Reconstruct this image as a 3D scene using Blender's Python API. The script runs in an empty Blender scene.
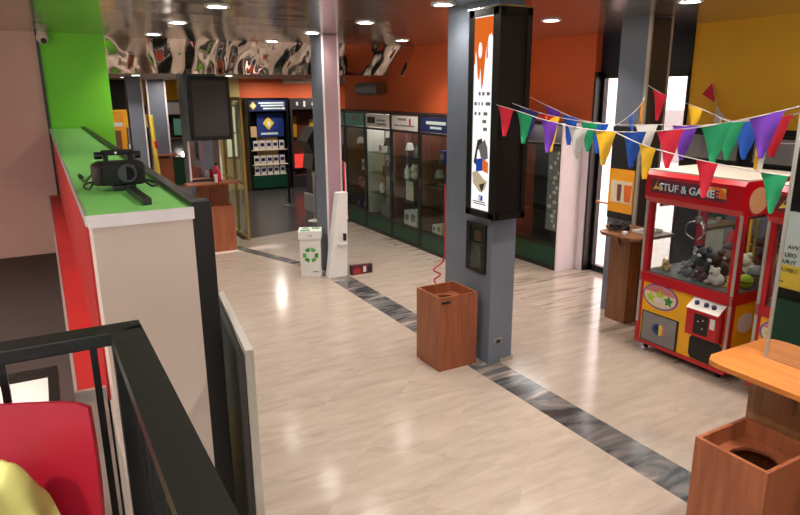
import bpy, bmesh, math, random
from mathutils import Vector, Matrix
random.seed(4)
C = bpy.context.scene.collection
R = math.radians

# ------------------------------------------------------------------ materials
def lin(c):
    return tuple((v/12.92 if v <= .04045 else ((v+.055)/1.055)**2.4) for v in [x/255 for x in c]) + (1,)

def new_mat(name):
    m = bpy.data.materials.new(name); m.use_nodes = True
    nt = m.node_tree; nt.nodes.clear()
    out = nt.nodes.new('ShaderNodeOutputMaterial')
    return m, nt, out

def N(nt, kind, **kw):
    n = nt.nodes.new(kind)
    for k, v in kw.items():
        if k.startswith('i_'):
            key = k[2:].replace('_', ' ')
            n.inputs[key].default_value = v
        else:
            setattr(n, k, v)
    return n

def mat(name, rgb, rough=.5, metal=0, noise=.06, scale=8, bump=0, spec=.5, coat=0, emit=0):
    m, nt, out = new_mat(name)
    p = N(nt, 'ShaderNodeBsdfPrincipled')
    p.inputs['Roughness'].default_value = rough; p.inputs['Metallic'].default_value = metal
    p.inputs['Specular IOR Level'].default_value = spec; p.inputs['Coat Weight'].default_value = coat
    col = lin(rgb)
    tc = N(nt, 'ShaderNodeTexCoord')
    nz = N(nt, 'ShaderNodeTexNoise'); nz.inputs['Scale'].default_value = scale; nz.inputs['Detail'].default_value = 4
    nt.links.new(tc.outputs['Object'], nz.inputs['Vector'])
    rp = N(nt, 'ShaderNodeValToRGB')
    rp.color_ramp.elements[0].position = .3; rp.color_ramp.elements[1].position = .7
    rp.color_ramp.elements[0].color = tuple(max(0, v*(1-noise)) for v in col[:3]) + (1,)
    rp.color_ramp.elements[1].color = tuple(min(1, v*(1+noise)) for v in col[:3]) + (1,)
    nt.links.new(nz.outputs['Fac'], rp.inputs['Fac'])
    nt.links.new(rp.outputs['Color'], p.inputs['Base Color'])
    if bump:
        b = N(nt, 'ShaderNodeBump'); b.inputs['Strength'].default_value = bump; b.inputs['Distance'].default_value = .01
        nt.links.new(nz.outputs['Fac'], b.inputs['Height']); nt.links.new(b.outputs['Normal'], p.inputs['Normal'])
    if emit:
        nt.links.new(rp.outputs['Color'], p.inputs['Emission Color']); p.inputs['Emission Strength'].default_value = emit
    nt.links.new(p.outputs[0], out.inputs[0])
    return m

def emission(name, rgb, s):
    m, nt, out = new_mat(name)
    e = N(nt, 'ShaderNodeEmission'); e.inputs[0].default_value = lin(rgb); e.inputs[1].default_value = s
    nt.links.new(e.outputs[0], out.inputs[0]); return m

def glass(name, tint=(235, 242, 240), refl=.06):
    m, nt, out = new_mat(name)
    t = N(nt, 'ShaderNodeBsdfTransparent'); t.inputs[0].default_value = lin(tint)
    g = N(nt, 'ShaderNodeBsdfGlossy'); g.inputs['Roughness'].default_value = .02
    lw = N(nt, 'ShaderNodeLayerWeight'); lw.inputs[0].default_value = .25
    mr = N(nt, 'ShaderNodeMapRange'); mr.inputs['To Min'].default_value = refl; mr.inputs['To Max'].default_value = .22
    nt.links.new(lw.outputs['Facing'], mr.inputs['Value'])
    mx = N(nt, 'ShaderNodeMixShader')
    nt.links.new(mr.outputs[0], mx.inputs[0]); nt.links.new(t.outputs[0], mx.inputs[1]); nt.links.new(g.outputs[0], mx.inputs[2])
    nt.links.new(mx.outputs[0], out.inputs[0]); return m

def wood(name, rgb, dark, scale=3, rough=.4, axis='Z'):
    m, nt, out = new_mat(name)
    p = N(nt, 'ShaderNodeBsdfPrincipled'); p.inputs['Roughness'].default_value = rough
    tc = N(nt, 'ShaderNodeTexCoord'); mp = N(nt, 'ShaderNodeMapping')
    s = {'Z': (9, 9, .9), 'Y': (9, .9, 9), 'X': (.9, 9, 9)}[axis]
    mp.inputs['Scale'].default_value = tuple(v*scale/3 for v in s)
    nz = N(nt, 'ShaderNodeTexNoise'); nz.inputs['Scale'].default_value = 2.2; nz.inputs['Detail'].default_value = 7; nz.inputs['Distortion'].default_value = .6
    rp = N(nt, 'ShaderNodeValToRGB'); rp.color_ramp.elements[0].position = .32; rp.color_ramp.elements[1].position = .68
    rp.color_ramp.elements[0].color = lin(dark); rp.color_ramp.elements[1].color = lin(rgb)
    nt.links.new(tc.outputs['Object'], mp.inputs[0]); nt.links.new(mp.outputs[0], nz.inputs['Vector'])
    nt.links.new(nz.outputs['Fac'], rp.inputs[0]); nt.links.new(rp.outputs[0], p.inputs['Base Color'])
    nt.links.new(p.outputs[0], out.inputs[0]); return m

def mirror_ceiling(name, base, rough, waves, metal=1):
    """Reflective stretched-foil ceiling; waves = list of (scale xyz, strength, kind)."""
    m, nt, out = new_mat(name)
    p = N(nt, 'ShaderNodeBsdfPrincipled'); p.inputs['Metallic'].default_value = metal
    p.inputs['Base Color'].default_value = lin(base); p.inputs['Roughness'].default_value = rough
    tc = N(nt, 'ShaderNodeTexCoord'); prev = None
    for sc, st, dist in waves:
        mp = N(nt, 'ShaderNodeMapping'); mp.inputs['Scale'].default_value = sc
        nz = N(nt, 'ShaderNodeTexNoise'); nz.inputs['Scale'].default_value = 1; nz.inputs['Detail'].default_value = 1.5
        b = N(nt, 'ShaderNodeBump'); b.inputs['Strength'].default_value = st; b.inputs['Distance'].default_value = dist
        nt.links.new(tc.outputs['Object'], mp.inputs[0]); nt.links.new(mp.outputs[0], nz.inputs['Vector'])
        nt.links.new(nz.outputs['Fac'], b.inputs['Height'])
        if prev: nt.links.new(prev.outputs['Normal'], b.inputs['Normal'])
        prev = b
    if prev: nt.links.new(prev.outputs['Normal'], p.inputs['Normal'])
    nt.links.new(p.outputs[0], out.inputs[0]); return m

def travertine():
    m, nt, out = new_mat('travertine')
    L = nt.links.new
    p = N(nt, 'ShaderNodeBsdfPrincipled'); p.inputs['Roughness'].default_value = .16; p.inputs['Specular IOR Level'].default_value = .5
    tc = N(nt, 'ShaderNodeTexCoord')
    def veins(rot, sc):
        mp = N(nt, 'ShaderNodeMapping'); mp.inputs['Rotation'].default_value = (0, 0, rot); mp.inputs['Scale'].default_value = sc
        nz = N(nt, 'ShaderNodeTexNoise'); nz.inputs['Scale'].default_value = 1; nz.inputs['Detail'].default_value = 6; nz.inputs['Roughness'].default_value = .65; nz.inputs['Distortion'].default_value = .5
        L(tc.outputs['Object'], mp.inputs[0]); L(mp.outputs[0], nz.inputs['Vector']); return nz.outputs['Fac']
    a = veins(R(45), (1.6, 9, 1)); b = veins(R(-45), (1.6, 9, 1)); s = veins(R(47), (1.0, 12, 1))
    # tiles laid on the diagonal: alternate vein directions, left zone
    mp = N(nt, 'ShaderNodeMapping'); mp.inputs['Rotation'].default_value = (0, 0, R(45))
    L(tc.outputs['Object'], mp.inputs[0])
    ck = N(nt, 'ShaderNodeTexChecker'); ck.inputs['Scale'].default_value = 1.65
    ck.inputs[1].default_value = (0, 0, 0, 1); ck.inputs[2].default_value = (1, 1, 1, 1)
    L(mp.outputs[0], ck.inputs['Vector'])
    mixab = N(nt, 'ShaderNodeMix', data_type='FLOAT'); L(ck.outputs['Fac'], mixab.inputs[0]); L(a, mixab.inputs[2]); L(b, mixab.inputs[3])
    sx = N(nt, 'ShaderNodeSeparateXYZ'); L(tc.outputs['Object'], sx.inputs[0])
    gt = N(nt, 'ShaderNodeMath', operation='GREATER_THAN'); gt.inputs[1].default_value = 3.83; L(sx.outputs['X'], gt.inputs[0])
    rl = N(nt, 'ShaderNodeValToRGB'); e = rl.color_ramp.elements
    e[0].position = .3; e[0].color = lin((152, 139, 128)); e[1].position = .72; e[1].color = lin((176, 162, 150))
    x = rl.color_ramp.elements.new(.52); x.color = lin((166, 152, 140))
    L(mixab.outputs[0], rl.inputs[0])
    rr = N(nt, 'ShaderNodeValToRGB'); e = rr.color_ramp.elements
    e[0].position = .34; e[0].color = lin((112, 97, 86)); e[1].position = .62; e[1].color = lin((180, 165, 152))
    x = rr.color_ramp.elements.new(.46); x.color = lin((164, 149, 136))
    L(s, rr.inputs[0])
    mc = N(nt, 'ShaderNodeMix', data_type='RGBA'); L(gt.outputs[0], mc.inputs[0]); L(rl.outputs[0], mc.inputs[6]); L(rr.outputs[0], mc.inputs[7])
    L(mc.outputs[2], p.inputs['Base Color'])
    L(p.outputs[0], out.inputs[0]); return m

def marble():
    m, nt, out = new_mat('dark_marble'); L = nt.links.new
    p = N(nt, 'ShaderNodeBsdfPrincipled'); p.inputs['Roughness'].default_value = .15
    tc = N(nt, 'ShaderNodeTexCoord'); mp = N(nt, 'ShaderNodeMapping'); mp.inputs['Rotation'].default_value = (0, 0, R(-70)); mp.inputs['Scale'].default_value = (.9, 3.2, 1)
    nz = N(nt, 'ShaderNodeTexNoise'); nz.inputs['Scale'].default_value = 1.3; nz.inputs['Detail'].default_value = 8; nz.inputs['Distortion'].default_value = 1.6
    rp = N(nt, 'ShaderNodeValToRGB'); e = rp.color_ramp.elements
    e[0].position = .36; e[0].color = lin((42, 42, 44)); e[1].position = .66; e[1].color = lin((150, 138, 132))
    x = e.new(.47); x.color = lin((84, 84, 86)); x = e.new(.56); x.color = lin((104, 98, 96))
    L(tc.outputs['Object'], mp.inputs[0]); L(mp.outputs[0], nz.inputs['Vector']); L(nz.outputs['Fac'], rp.inputs[0]); L(rp.outputs[0], p.inputs['Base Color'])
    L(p.outputs[0], out.inputs[0]); return m

T = {}
T['floor'] = travertine(); T['marble'] = marble()
T['ceiling'] = mirror_ceiling('mirror_ceiling', (190, 180, 172), .17, [((.3, 1.8, 1), .3, .06), ((.8, 5, 1), .1, .03)], .84)
T['foil'] = mirror_ceiling('wavy_mirror_foil', (214, 200, 192), .03, [((1.3, .6, .6), 1, 1.1), ((2.6, 1.5, 1.5), .5, .3)], .95)
T['mirror'] = mirror_ceiling('mirror', (214, 216, 216), .02, [])
T['darkfloor'] = mat('dark_floor', (52, 50, 50), .25, scale=2, noise=.2)
T['carpet'] = mat('dark_brown_floor', (58, 42, 40), .7, scale=3, noise=.12)
T['pink'] = mat('pink_wall', (212, 166, 152), .75, scale=2, noise=.03)
T['green'] = mat('green_wall', (110, 200, 40), .6, scale=2, noise=.03)
T['greentop'] = mat('green_counter_top', (124, 204, 104), .55, scale=4, noise=.04)
T['orange'] = mat('orange_wall', (226, 104, 54), .6, scale=2, noise=.04)
T['yellow'] = mat('yellow_wall', (236, 178, 40), .6, scale=2, noise=.04)
T['backwall'] = mat('rear_room_wall', (190, 160, 150), .7, scale=2, noise=.03)
T['grey'] = mat('grey_pillar', (108, 116, 130), .45, scale=3, noise=.04)
T['mauve'] = mat('mauve_reflection_face', (176, 146, 156), .35, scale=2, noise=.03)  # pinkish reflection on the pillar face, painted in as its colour
T['black'] = mat('black_paint', (11, 11, 12), .4, noise=.1)
T['blackmatte'] = mat('matte_black', (13, 13, 14), .7, noise=.1)
T['rail'] = mat('black_rail_paint', (24, 28, 28), .4, noise=.15, scale=30, bump=.1)
T['greyscreen'] = mat('dark_screen', (56, 52, 52), .6, noise=.05)
T['offwhite'] = mat('cream_laminate', (216, 196, 184), .5, scale=3, noise=.02)
T['white'] = mat('white', (232, 230, 228), .45, noise=.02)
T['whitepink'] = mat('white_panel', (238, 226, 230), .4, noise=.02)
T['red'] = mat('red_panel', (176, 34, 34), .5, scale=3, noise=.08)
T['redplastic'] = mat('red_plastic', (168, 22, 48), .35, noise=.05)
T['chrome'] = mat('brushed_metal', (200, 200, 202), .25, 1, noise=.04)
T['alu'] = mat('aluminium', (196, 192, 184), .4, .6, noise=.03)
T['wood'] = wood('reddish_wood', (156, 90, 58), (128, 70, 44))
T['woodflat'] = wood('orange_wood_top', (206, 130, 58), (182, 106, 44), axis='Y')
T['wooddark'] = wood('brown_wood', (140, 92, 58), (112, 70, 44))
T['caseframe'] = mat('green_black_frame', (26, 32, 30), .4, noise=.08)
T['casegreen'] = mat('dark_green_panel', (16, 66, 48), .4, noise=.06)
T['casebrown'] = mat('brown_backing', (104, 56, 42), .6, noise=.06)
T['casewhite'] = mat('pale_backing', (196, 192, 184), .6, noise=.03)
T['casedark'] = mat('dark_backing', (48, 44, 46), .6, noise=.06)
T['glass'] = glass('clear_glass', (240, 245, 244), .035); T['doorglass'] = glass('door_glass', (245, 240, 242), .08)
T['shelfglass'] = glass('shelf_glass', (200, 225, 215), .12)
T['lamp'] = emission('lamp_diffuser', (255, 246, 236), 60)
T['clawred'] = mat('claw_red', (186, 14, 30), .3, noise=.04, coat=.3)
T['clawyellow'] = mat('claw_yellow', (240, 176, 20), .35, noise=.03)
T['clawtop'] = mat('claw_top', (206, 198, 186), .5, noise=.04)
T['gold'] = mat('gold_frame', (160, 136, 70), .35, .3, noise=.1)
T['cord'] = mat('pale_cord', (196, 190, 190), .5)
for nm, c in dict(f_red=(206, 24, 52), f_green=(20, 144, 92), f_purple=(112, 54, 178), f_blue=(24, 82, 178), f_white=(214, 212, 208), f_yellow=(230, 180, 36), f_navy=(36, 40, 100), f_orange=(236, 160, 30)).items():
    T[nm] = mat(nm, c, .55, noise=.03)
for nm, c in dict(p_white=(224, 220, 216), p_black=(24, 22, 24), p_grey=(130, 128, 128), p_red=(170, 40, 46), p_blue=(30, 52, 122), p_teal=(90, 160, 150), p_yellow=(222, 196, 70),
                  p_lime=(176, 206, 40), p_maroon=(104, 40, 52), p_brown=(112, 74, 50), p_pink=(204, 120, 120), p_green=(44, 140, 60), p_ltgreen=(90, 178, 70), p_navy=(24, 36, 84), p_orange=(226, 110, 40),
                  p_purple=(120, 84, 160), p_tan=(206, 170, 120), p_cream=(226, 210, 180), p_ltblue=(196, 214, 214), p_cloth=(206, 202, 120)).items():
    T[nm] = mat(nm, c, .5, noise=.05)
T['adlight'] = emission('lit_poster_white', (255, 252, 252), 1.15)
T['adorange'] = emission('lit_poster_orange', (236, 112, 40), 1.0)
T['adgrey'] = emission('lit_poster_grey', (120, 116, 116), .8)
T['adblue'] = emission('lit_poster_blue', (40, 80, 170), .9)
T['adtan'] = emission('lit_poster_tan', (206, 186, 150), .9)
T['addark'] = emission('lit_poster_dark', (70, 60, 52), .8)
T['redglow'] = emission('red_screen', (240, 70, 60), 1.1)
T['facade'] = mat('street_facade', (226, 206, 200), .8, noise=.05)
T['pavement'] = mat('street_paving', (200, 190, 186), .8, noise=.06)

# ------------------------------------------------------------------ mesh helper
class MB:
    def __init__(s): s.bm = bmesh.new()
    def box(s, x0, y0, z0, x1, y1, z1, bevel=0):
        v = [s.bm.verts.new(p) for p in ((x0,y0,z0),(x1,y0,z0),(x1,y1,z0),(x0,y1,z0),(x0,y0,z1),(x1,y0,z1),(x1,y1,z1),(x0,y1,z1))]
        fs = [s.bm.faces.new([v[i] for i in f]) for f in ((0,3,2,1),(4,5,6,7),(0,1,5,4),(1,2,6,5),(2,3,7,6),(3,0,4,7))]
        if bevel:
            es = list({e for f in fs for e in f.edges})
            bmesh.ops.bevel(s.bm, geom=es, offset=bevel, segments=2, profile=.5, affect='EDGES')
        return s
    def prism(s, pts, d):
        """pts: 3D polygon, extruded by vector d"""
        d = Vector(d); a = [s.bm.verts.new(p) for p in pts]; b = [s.bm.verts.new(Vector(p)+d) for p in pts]; n = len(pts)
        s.bm.faces.new(a[::-1]); s.bm.faces.new(b)
        for i in range(n): s.bm.faces.new([a[i], a[(i+1) % n], b[(i+1) % n], b[i]])
        return s
    def cyl(s, p0, p1, r0, r1=None, n=20):
        r1 = r0 if r1 is None else r1
        p0, p1 = Vector(p0), Vector(p1); z = (p1-p0).normalized(); x = z.orthogonal().normalized(); y = z.cross(x)
        A = [s.bm.verts.new(p0+r0*(x*math.cos(2*math.pi*i/n)+y*math.sin(2*math.pi*i/n))) for i in range(n)]
        B = [s.bm.verts.new(p1+r1*(x*math.cos(2*math.pi*i/n)+y*math.sin(2*math.pi*i/n))) for i in range(n)]
        s.bm.faces.new(A[::-1]); s.bm.faces.new(B)
        for i in range(n): s.bm.faces.new([A[i], A[(i+1) % n], B[(i+1) % n], B[i]])
        return s
    def ring(s, c, r0, r1, z0, z1, n=28):
        L = []
        for r, z in ((r0, z0), (r1, z0), (r1, z1), (r0, z1)):
            L.append([s.bm.verts.new((c[0]+r*math.cos(2*math.pi*i/n), c[1]+r*math.sin(2*math.pi*i/n), z)) for i in range(n)])
        for k in range(4):
            a, b = L[k], L[(k+1) % 4]
            for i in range(n): s.bm.faces.new([a[i], a[(i+1) % n], b[(i+1) % n], b[i]])
        return s
    def ball(s, c, r, seg=16):
        r = (r, r, r) if isinstance(r, (int, float)) else r
        M = Matrix.Translation(c) @ Matrix.Diagonal((r[0], r[1], r[2], 1))
        bmesh.ops.create_uvsphere(s.bm, u_segments=seg, v_segments=max(8, seg*2//3), radius=1, matrix=M); return s
    def tube(s, pts, r, n=8):
        pts = [Vector(p) for p in pts]; prev = None
        for i, p in enumerate(pts):
            t = (pts[min(i+1, len(pts)-1)]-pts[max(i-1, 0)]).normalized()
            x = t.cross(Vector((0, 0, 1))); x = x.normalized() if x.length > .05 else t.cross(Vector((1, 0, 0))).normalized()
            y = t.cross(x)
            ringv = [s.bm.verts.new(p+r*(x*math.cos(2*math.pi*k/n)+y*math.sin(2*math.pi*k/n))) for k in range(n)]
            if prev:
                for k in range(n): s.bm.faces.new([prev[k], prev[(k+1) % n], ringv[(k+1) % n], ringv[k]])
            else: s.bm.faces.new(ringv[::-1])
            prev = ringv
        s.bm.faces.new(prev); return s
    def lathe(s, c, prof, n=20):
        rings = [[s.bm.verts.new((c[0]+r*math.cos(2*math.pi*i/n), c[1]+r*math.sin(2*math.pi*i/n), c[2]+z)) for i in range(n)] for r, z in prof]
        s.bm.faces.new(rings[0][::-1]); s.bm.faces.new(rings[-1])
        for a, b in zip(rings, rings[1:]):
            for i in range(n): s.bm.faces.new([a[i], a[(i+1) % n], b[(i+1) % n], b[i]])
        return s
    def sheet(s, grid, th):
        """grid of points [[...]] thickened along normals"""
        rows, cols = len(grid), len(grid[0])
        v = [[s.bm.verts.new(p) for p in row] for row in grid]
        fs = [s.bm.faces.new([v[i][j], v[i][j+1], v[i+1][j+1], v[i+1][j]]) for i in range(rows-1) for j in range(cols-1)]
        s.bm.normal_update()
        bmesh.ops.solidify(s.bm, geom=fs, thickness=th); return s
    def build(s, name, m, parent=None, smooth=False, origin=None):
        bmesh.ops.recalc_face_normals(s.bm, faces=s.bm.faces[:])
        me = bpy.data.meshes.new(name)
        if parent is not None: off = Vector(LOC[parent.name])
        elif origin is not None: off = Vector(origin)
        else:
            co = [v.co for v in s.bm.verts]
            off = Vector(((min(c.x for c in co)+max(c.x for c in co))/2, (min(c.y for c in co)+max(c.y for c in co))/2, min(c.z for c in co)))
        bmesh.ops.translate(s.bm, verts=s.bm.verts, vec=-off)
        s.bm.to_mesh(me); s.bm.free()
        if smooth:
            for p in me.polygons: p.use_smooth = True
            if hasattr(me, 'set_sharp_from_angle'): me.set_sharp_from_angle(angle=R(40))
        me.materials.append(T[m] if isinstance(m, str) else m)
        o = bpy.data.objects.new(name, me); C.objects.link(o)
        if parent is not None: o.parent = parent; LOC[o.name] = LOC[parent.name]
        else: o.location = off; LOC[o.name] = tuple(off)
        return o
LOC = {}
def B(x0, y0, z0, x1, y1, z1, bevel=0): return MB().box(x0, y0, z0, x1, y1, z1, bevel)

def tag(o, label, cat, group=None, kind=None):
    o['label'] = label; o['category'] = cat
    if group: o['group'] = group
    if kind: o['kind'] = kind
    return o
def thing(name, label, cat, loc, group=None):
    o = bpy.data.objects.new(name, None); C.objects.link(o); o.location = loc; o.empty_display_size = .1
    LOC[o.name] = tuple(loc); return tag(o, label, cat, group)
def struct(name, mb, m, parent=None):
    o = mb.build(name, m, parent)
    if parent is None: o['kind'] = 'structure'
    return o
def dup(o, loc=None, label=None, parent=None):
    c = o.copy(); C.objects.link(c)
    if parent is not None: c.parent = parent
    if loc is not None: c.location = loc
    if label: c['label'] = label
    for ch in list(o.children): dup(ch, parent=c)
    return c
def lab(o, s): o['label'] = s; return o

def text(s, size, org, right, up, m, parent, name='lettering', align='LEFT', ext=.002):
    cu = bpy.data.curves.new('t', 'FONT'); cu.body = s; cu.size = size; cu.extrude = ext; cu.align_x = align; cu.offset = size*.012
    to = bpy.data.objects.new('t', cu); C.objects.link(to); bpy.context.view_layer.update()
    me = bpy.data.meshes.new_from_object(to.evaluated_get(bpy.context.evaluated_depsgraph_get()))
    bpy.data.objects.remove(to); me.name = name
    r = Vector(right).normalized(); u = Vector(up).normalized(); n = r.cross(u)
    off = Vector(org)-Vector(LOC[parent.name])
    M = Matrix(((r.x, u.x, n.x, off.x), (r.y, u.y, n.y, off.y), (r.z, u.z, n.z, off.z), (0, 0, 0, 1)))
    me.transform(M); me.materials.clear(); me.materials.append(T[m])
    o = bpy.data.objects.new(name, me); C.objects.link(o); o.parent = parent; LOC[o.name] = LOC[parent.name]
    return o

# ------------------------------------------------------------------ room shell
struct('floor', B(-4.5, -3, -.12, 7.55, 22.2, 0), 'floor')
struct('trim_1', B(3.5, -3, -.01, 3.83, 8.72, .003), 'marble')
d = Vector((-.34, 1, 0)).normalized()
struct('trim_2', MB().prism([(3.52, 9.0, -.01), (3.68, 9.1, -.01), (3.68-.9, 9.1+2.5, -.01), (3.52-.9, 9.0+2.5, -.01)], (0, 0, .013)), 'marble')
struct('floor_dark', MB().prism([(3.1, 11.75, -.01), (5.62, 12.35, -.01), (9, 12.35, -.01), (9, 18.2, -.01), (3.1, 18.2, -.01)], (0, 0, .014)), 'darkfloor')
struct('floor_raised', B(-4.5, 1.72, 0, .12, 10, .53), 'carpet')
struct('floor_landing', MB().box(-4.5, -3, 0, .2, 1.72, 1.2), 'carpet')
struct('ceiling', B(-4.5, -3, 3.5, 7.55, 10.4, 3.6), 'ceiling')
struct('ceiling_rear', B(-4.5, 10.95, 3.1, 9, 22.2, 3.25), mat('rear_ceiling', (150, 140, 132), .5))
struct('ceiling_bulkhead', MB().prism([(.93, 10.8, 3.01), (.93, 10.95, 3.01), (.93, 10.95, 3.52), (.93, 10.35, 3.52)], (5.17, 0, 0)), 'foil')
struct('wall_left', B(-4.5, 10.0, .53, .09, 10.13, 3.5), 'pink')
struct('trim_3', B(.09, 9.97, .53, .125, 10.13, 3.5), 'black')
struct('wall_green', B(.125, 10.0, 0, .92, 10.13, 3.5), 'green')
struct('wall_far_left', MB().box(-4.6, -3, 0, -4.5, 22.2, 1.8).box(-4.6, -3, 3.2, -4.5, 22.2, 3.6).box(-4.6, -3, 1.8, -4.5, -2.5, 3.2).box(-4.6, 6.6, 1.8, -4.5, 22.2, 3.2), 'backwall')
struct('wall_back', MB().box(-4.5, -3.1, 0, 7.55, -3, 1.7).box(-4.5, -3.1, 3.2, 7.55, -3, 3.6).box(-4.5, -3.1, 1.7, -4.3, -3, 3.2).box(1.3, -3.1, 1.7, 7.55, -3, 3.2), 'backwall')
wf = MB()
for i in range(4): wf.box(-4.3+i*1.83, -3.09, 1.7, -4.2+i*1.83, -3.01, 3.2)
wf.box(-4.3, -3.09, 1.7, 1.3, -3.01, 1.77).box(-4.3, -3.09, 3.13, 1.3, -3.01, 3.2)
w1 = struct('fill_window_1', wf, 'alu'); struct('pane', B(-4.28, -3.055, 1.75, 1.28, -3.045, 3.15), 'glass', w1)  # unseen window added behind the camera for daylight fill
wf = MB()
for i in range(6): wf.box(-4.59, -2.5+i*1.8, 1.8, -4.51, -2.4+i*1.8, 3.2)
wf.box(-4.59, -2.5, 1.8, -4.51, 6.6, 1.87).box(-4.59, -2.5, 3.13, -4.51, 6.6, 3.2)
w2 = struct('fill_window_2', wf, 'alu'); struct('pane', B(-4.555, -2.45, 1.85, -4.545, 6.55, 3.15), 'glass', w2)  # unseen side window added to let in fill light
def portal(loc, rot, sx, sy):
    l = bpy.data.lights.new('daylight_portal', 'AREA'); l.shape = 'RECTANGLE'; l.size = sx; l.size_y = sy; l.cycles.is_portal = True
    o = bpy.data.objects.new('daylight_portal', l); C.objects.link(o); o.location = loc; o.rotation_euler = rot
portal((-1.5, -3.12, 2.45), (R(90), 0, 0), 5.6, 1.5)
portal((-4.62, 2.05, 2.5), (R(90), 0, R(-90)), 9.1, 1.4)
portal((7.36, 6.19, 1.5), (R(90), 0, R(90)), 1.45, 2.9)
struct('wall_right', B(7.25, -3, 0, 7.55, 5.46, 3.6), 'yellow')
struct('trim_4', B(7.21, -3, 0, 7.25, 5.44, 2.27), 'blackmatte')
struct('wall_orange_right', B(7.1, 6.95, 0, 7.3, 8.4, 3.6), 'orange')
struct('trim_8', B(7.082, 6.95, 0, 7.1, 7.1, 2.25), 'whitepink')
struct('trim_7', B(7.1, 6.915, 0, 7.3, 6.95, 2.97), 'black')
struct('wall_orange_step', B(6.1, 8.4, 0, 7.55, 8.55, 3.6), 'orange')
struct('wall_orange_left', B(6.1, 8.55, 0, 6.25, 13.5, 3.6), 'orange')
struct('wall_rear', B(5.02, 18.3, 0, 9, 18.5, 3.2), 'orange')
struct('wall_rear_ochre', B(4.2, 18.3, 0, 5.02, 18.5, 3.2), mat('pale_ochre', (214, 190, 120), .6))
wd = struct('window_3', MB().box(4.5, 18.26, .9, 4.56, 18.3, 2.4).box(4.84, 18.26, .9, 4.9, 18.3, 2.4).box(4.56, 18.26, 2.34, 4.84, 18.3, 2.4).box(4.56, 18.26, .9, 4.84, 18.3, .96).box(4.56, 18.26, 1.6, 4.84, 18.3, 1.64), 'gold')
struct('pane', B(4.56, 18.28, .96, 4.84, 18.29, 2.34), emission('lit_window', (226, 226, 180), 1.0), wd)
struct('trim_5', B(6.3, 18.15, 2.98, 9, 18.3, 3.1), 'p_cream')
struct('wall_rear_side', B(8.9, 12, 0, 9, 18.3, 3.2), 'casedark')
struct('wall_rear_gap', B(6.25, 13.35, 0, 9, 13.5, 3.2), 'casedark')
struct('wall_rear_left', B(-4.5, 22, 0, 4.7, 22.2, 3.2), 'yellow')
struct('wall_rear_return', B(4.62, 18.5, 0, 4.72, 22, 3.2), mat('rear_ochre', (200, 170, 90), .6))
# doors to the street
fr = MB()
for y, w_ in ((5.46, .03), (6.2, .05), (6.86, .055)): fr.box(7.22, y, 0, 7.3, y+w_, 2.95)
fr.box(7.22, 5.46, 2.88, 7.3, 6.915, 2.97).box(7.22, 5.46, 0, 7.3, 6.915, .1)
d1 = struct('door_1', fr, 'black')
struct('pane', B(7.25, 5.49, .1, 7.262, 6.2, 2.88), 'doorglass', d1); struct('pane', B(7.25, 6.25, .1, 7.262, 6.86, 2.88), 'doorglass', d1)
struct('handle', MB().tube([(7.22, 6.3, 1.1), (7.16, 6.3, 1.1), (7.16, 6.8, 1.1), (7.22, 6.8, 1.1)], .014), 'woodflat', d1)
struct('trim_6', B(7.22, 5.46, 2.97, 7.34, 6.95, 3.6), mat('transom_panel', (20, 24, 40), .35))
struct('street_paving', B(7.55, -4, -.12, 17, 16, -.02), 'pavement')
fc = MB().box(15, -4, -.1, 15.6, 16, 3.2)
fo = struct('street_facade', fc, 'facade')
for y in (2, 5, 8, 11): struct('window', B(14.97, y, .8, 15.02, y+1.3, 2.2), 'p_grey', fo)

# pillars
p1 = struct('pillar', B(3.69, 4.8, 0, 3.98, 5.62, 3.5), 'grey')
struct('base_trim', B(3.82, 4.785, 0, 3.995, 5.635, .05), 'chrome', p1)
p2 = struct('pillar', B(3.6, 8.72, 0, 3.84, 9.15, 3.5), 'grey')
struct('front_face', B(3.615, 8.7, .02, 3.825, 8.72, 3.49), 'mauve', p2)
struct('corner_trim', B(3.595, 8.69, 0, 3.617, 8.722, 3.5), 'whitepink', p2); struct('corner_trim', B(3.823, 8.69, 0, 3.847, 8.722, 3.5), 'whitepink', p2)
p3 = struct('pillar', B(6.0, 5.1, 0, 6.34, 5.5, 3.5), 'grey')
struct('front_face', B(6.015, 5.08, 0, 6.32, 5.1, 3.49), mat('dark_brown_panel', (58, 50, 46), .5), p3)
struct('corner_trim', B(5.99, 5.07, 0, 6.016, 5.11, 3.5), 'alu', p3)
struct('corner_trim', B(6.32, 5.07, 0, 6.345, 5.11, 3.5), 'alu', p3)
p4 = struct('pillar', B(3.62, 1.1, 0, 3.95, 2.0, 3.5), 'grey')
p5 = struct('pillar', B(2.22, 11.6, 0, 2.78, 12.1, 3.1), 'grey')
p6 = struct('pillar', B(1.82, 16, 0, 2.12, 16.4, 3.1), 'grey'); struct('corner_trim', B(2.12, 15.98, 0, 2.15, 16.02, 3.1), 'whitepink', p6)
p7 = struct('pillar', B(2.7, 19.25, 0, 3.18, 19.7, 3.1), 'grey'); struct('corner_trim', B(2.69, 19.23, 0, 2.73, 19.26, 3.1), 'whitepink', p7); struct('corner_trim', B(3.16, 19.23, 0, 3.2, 19.26, 3.1), 'whitepink', p7)

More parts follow.
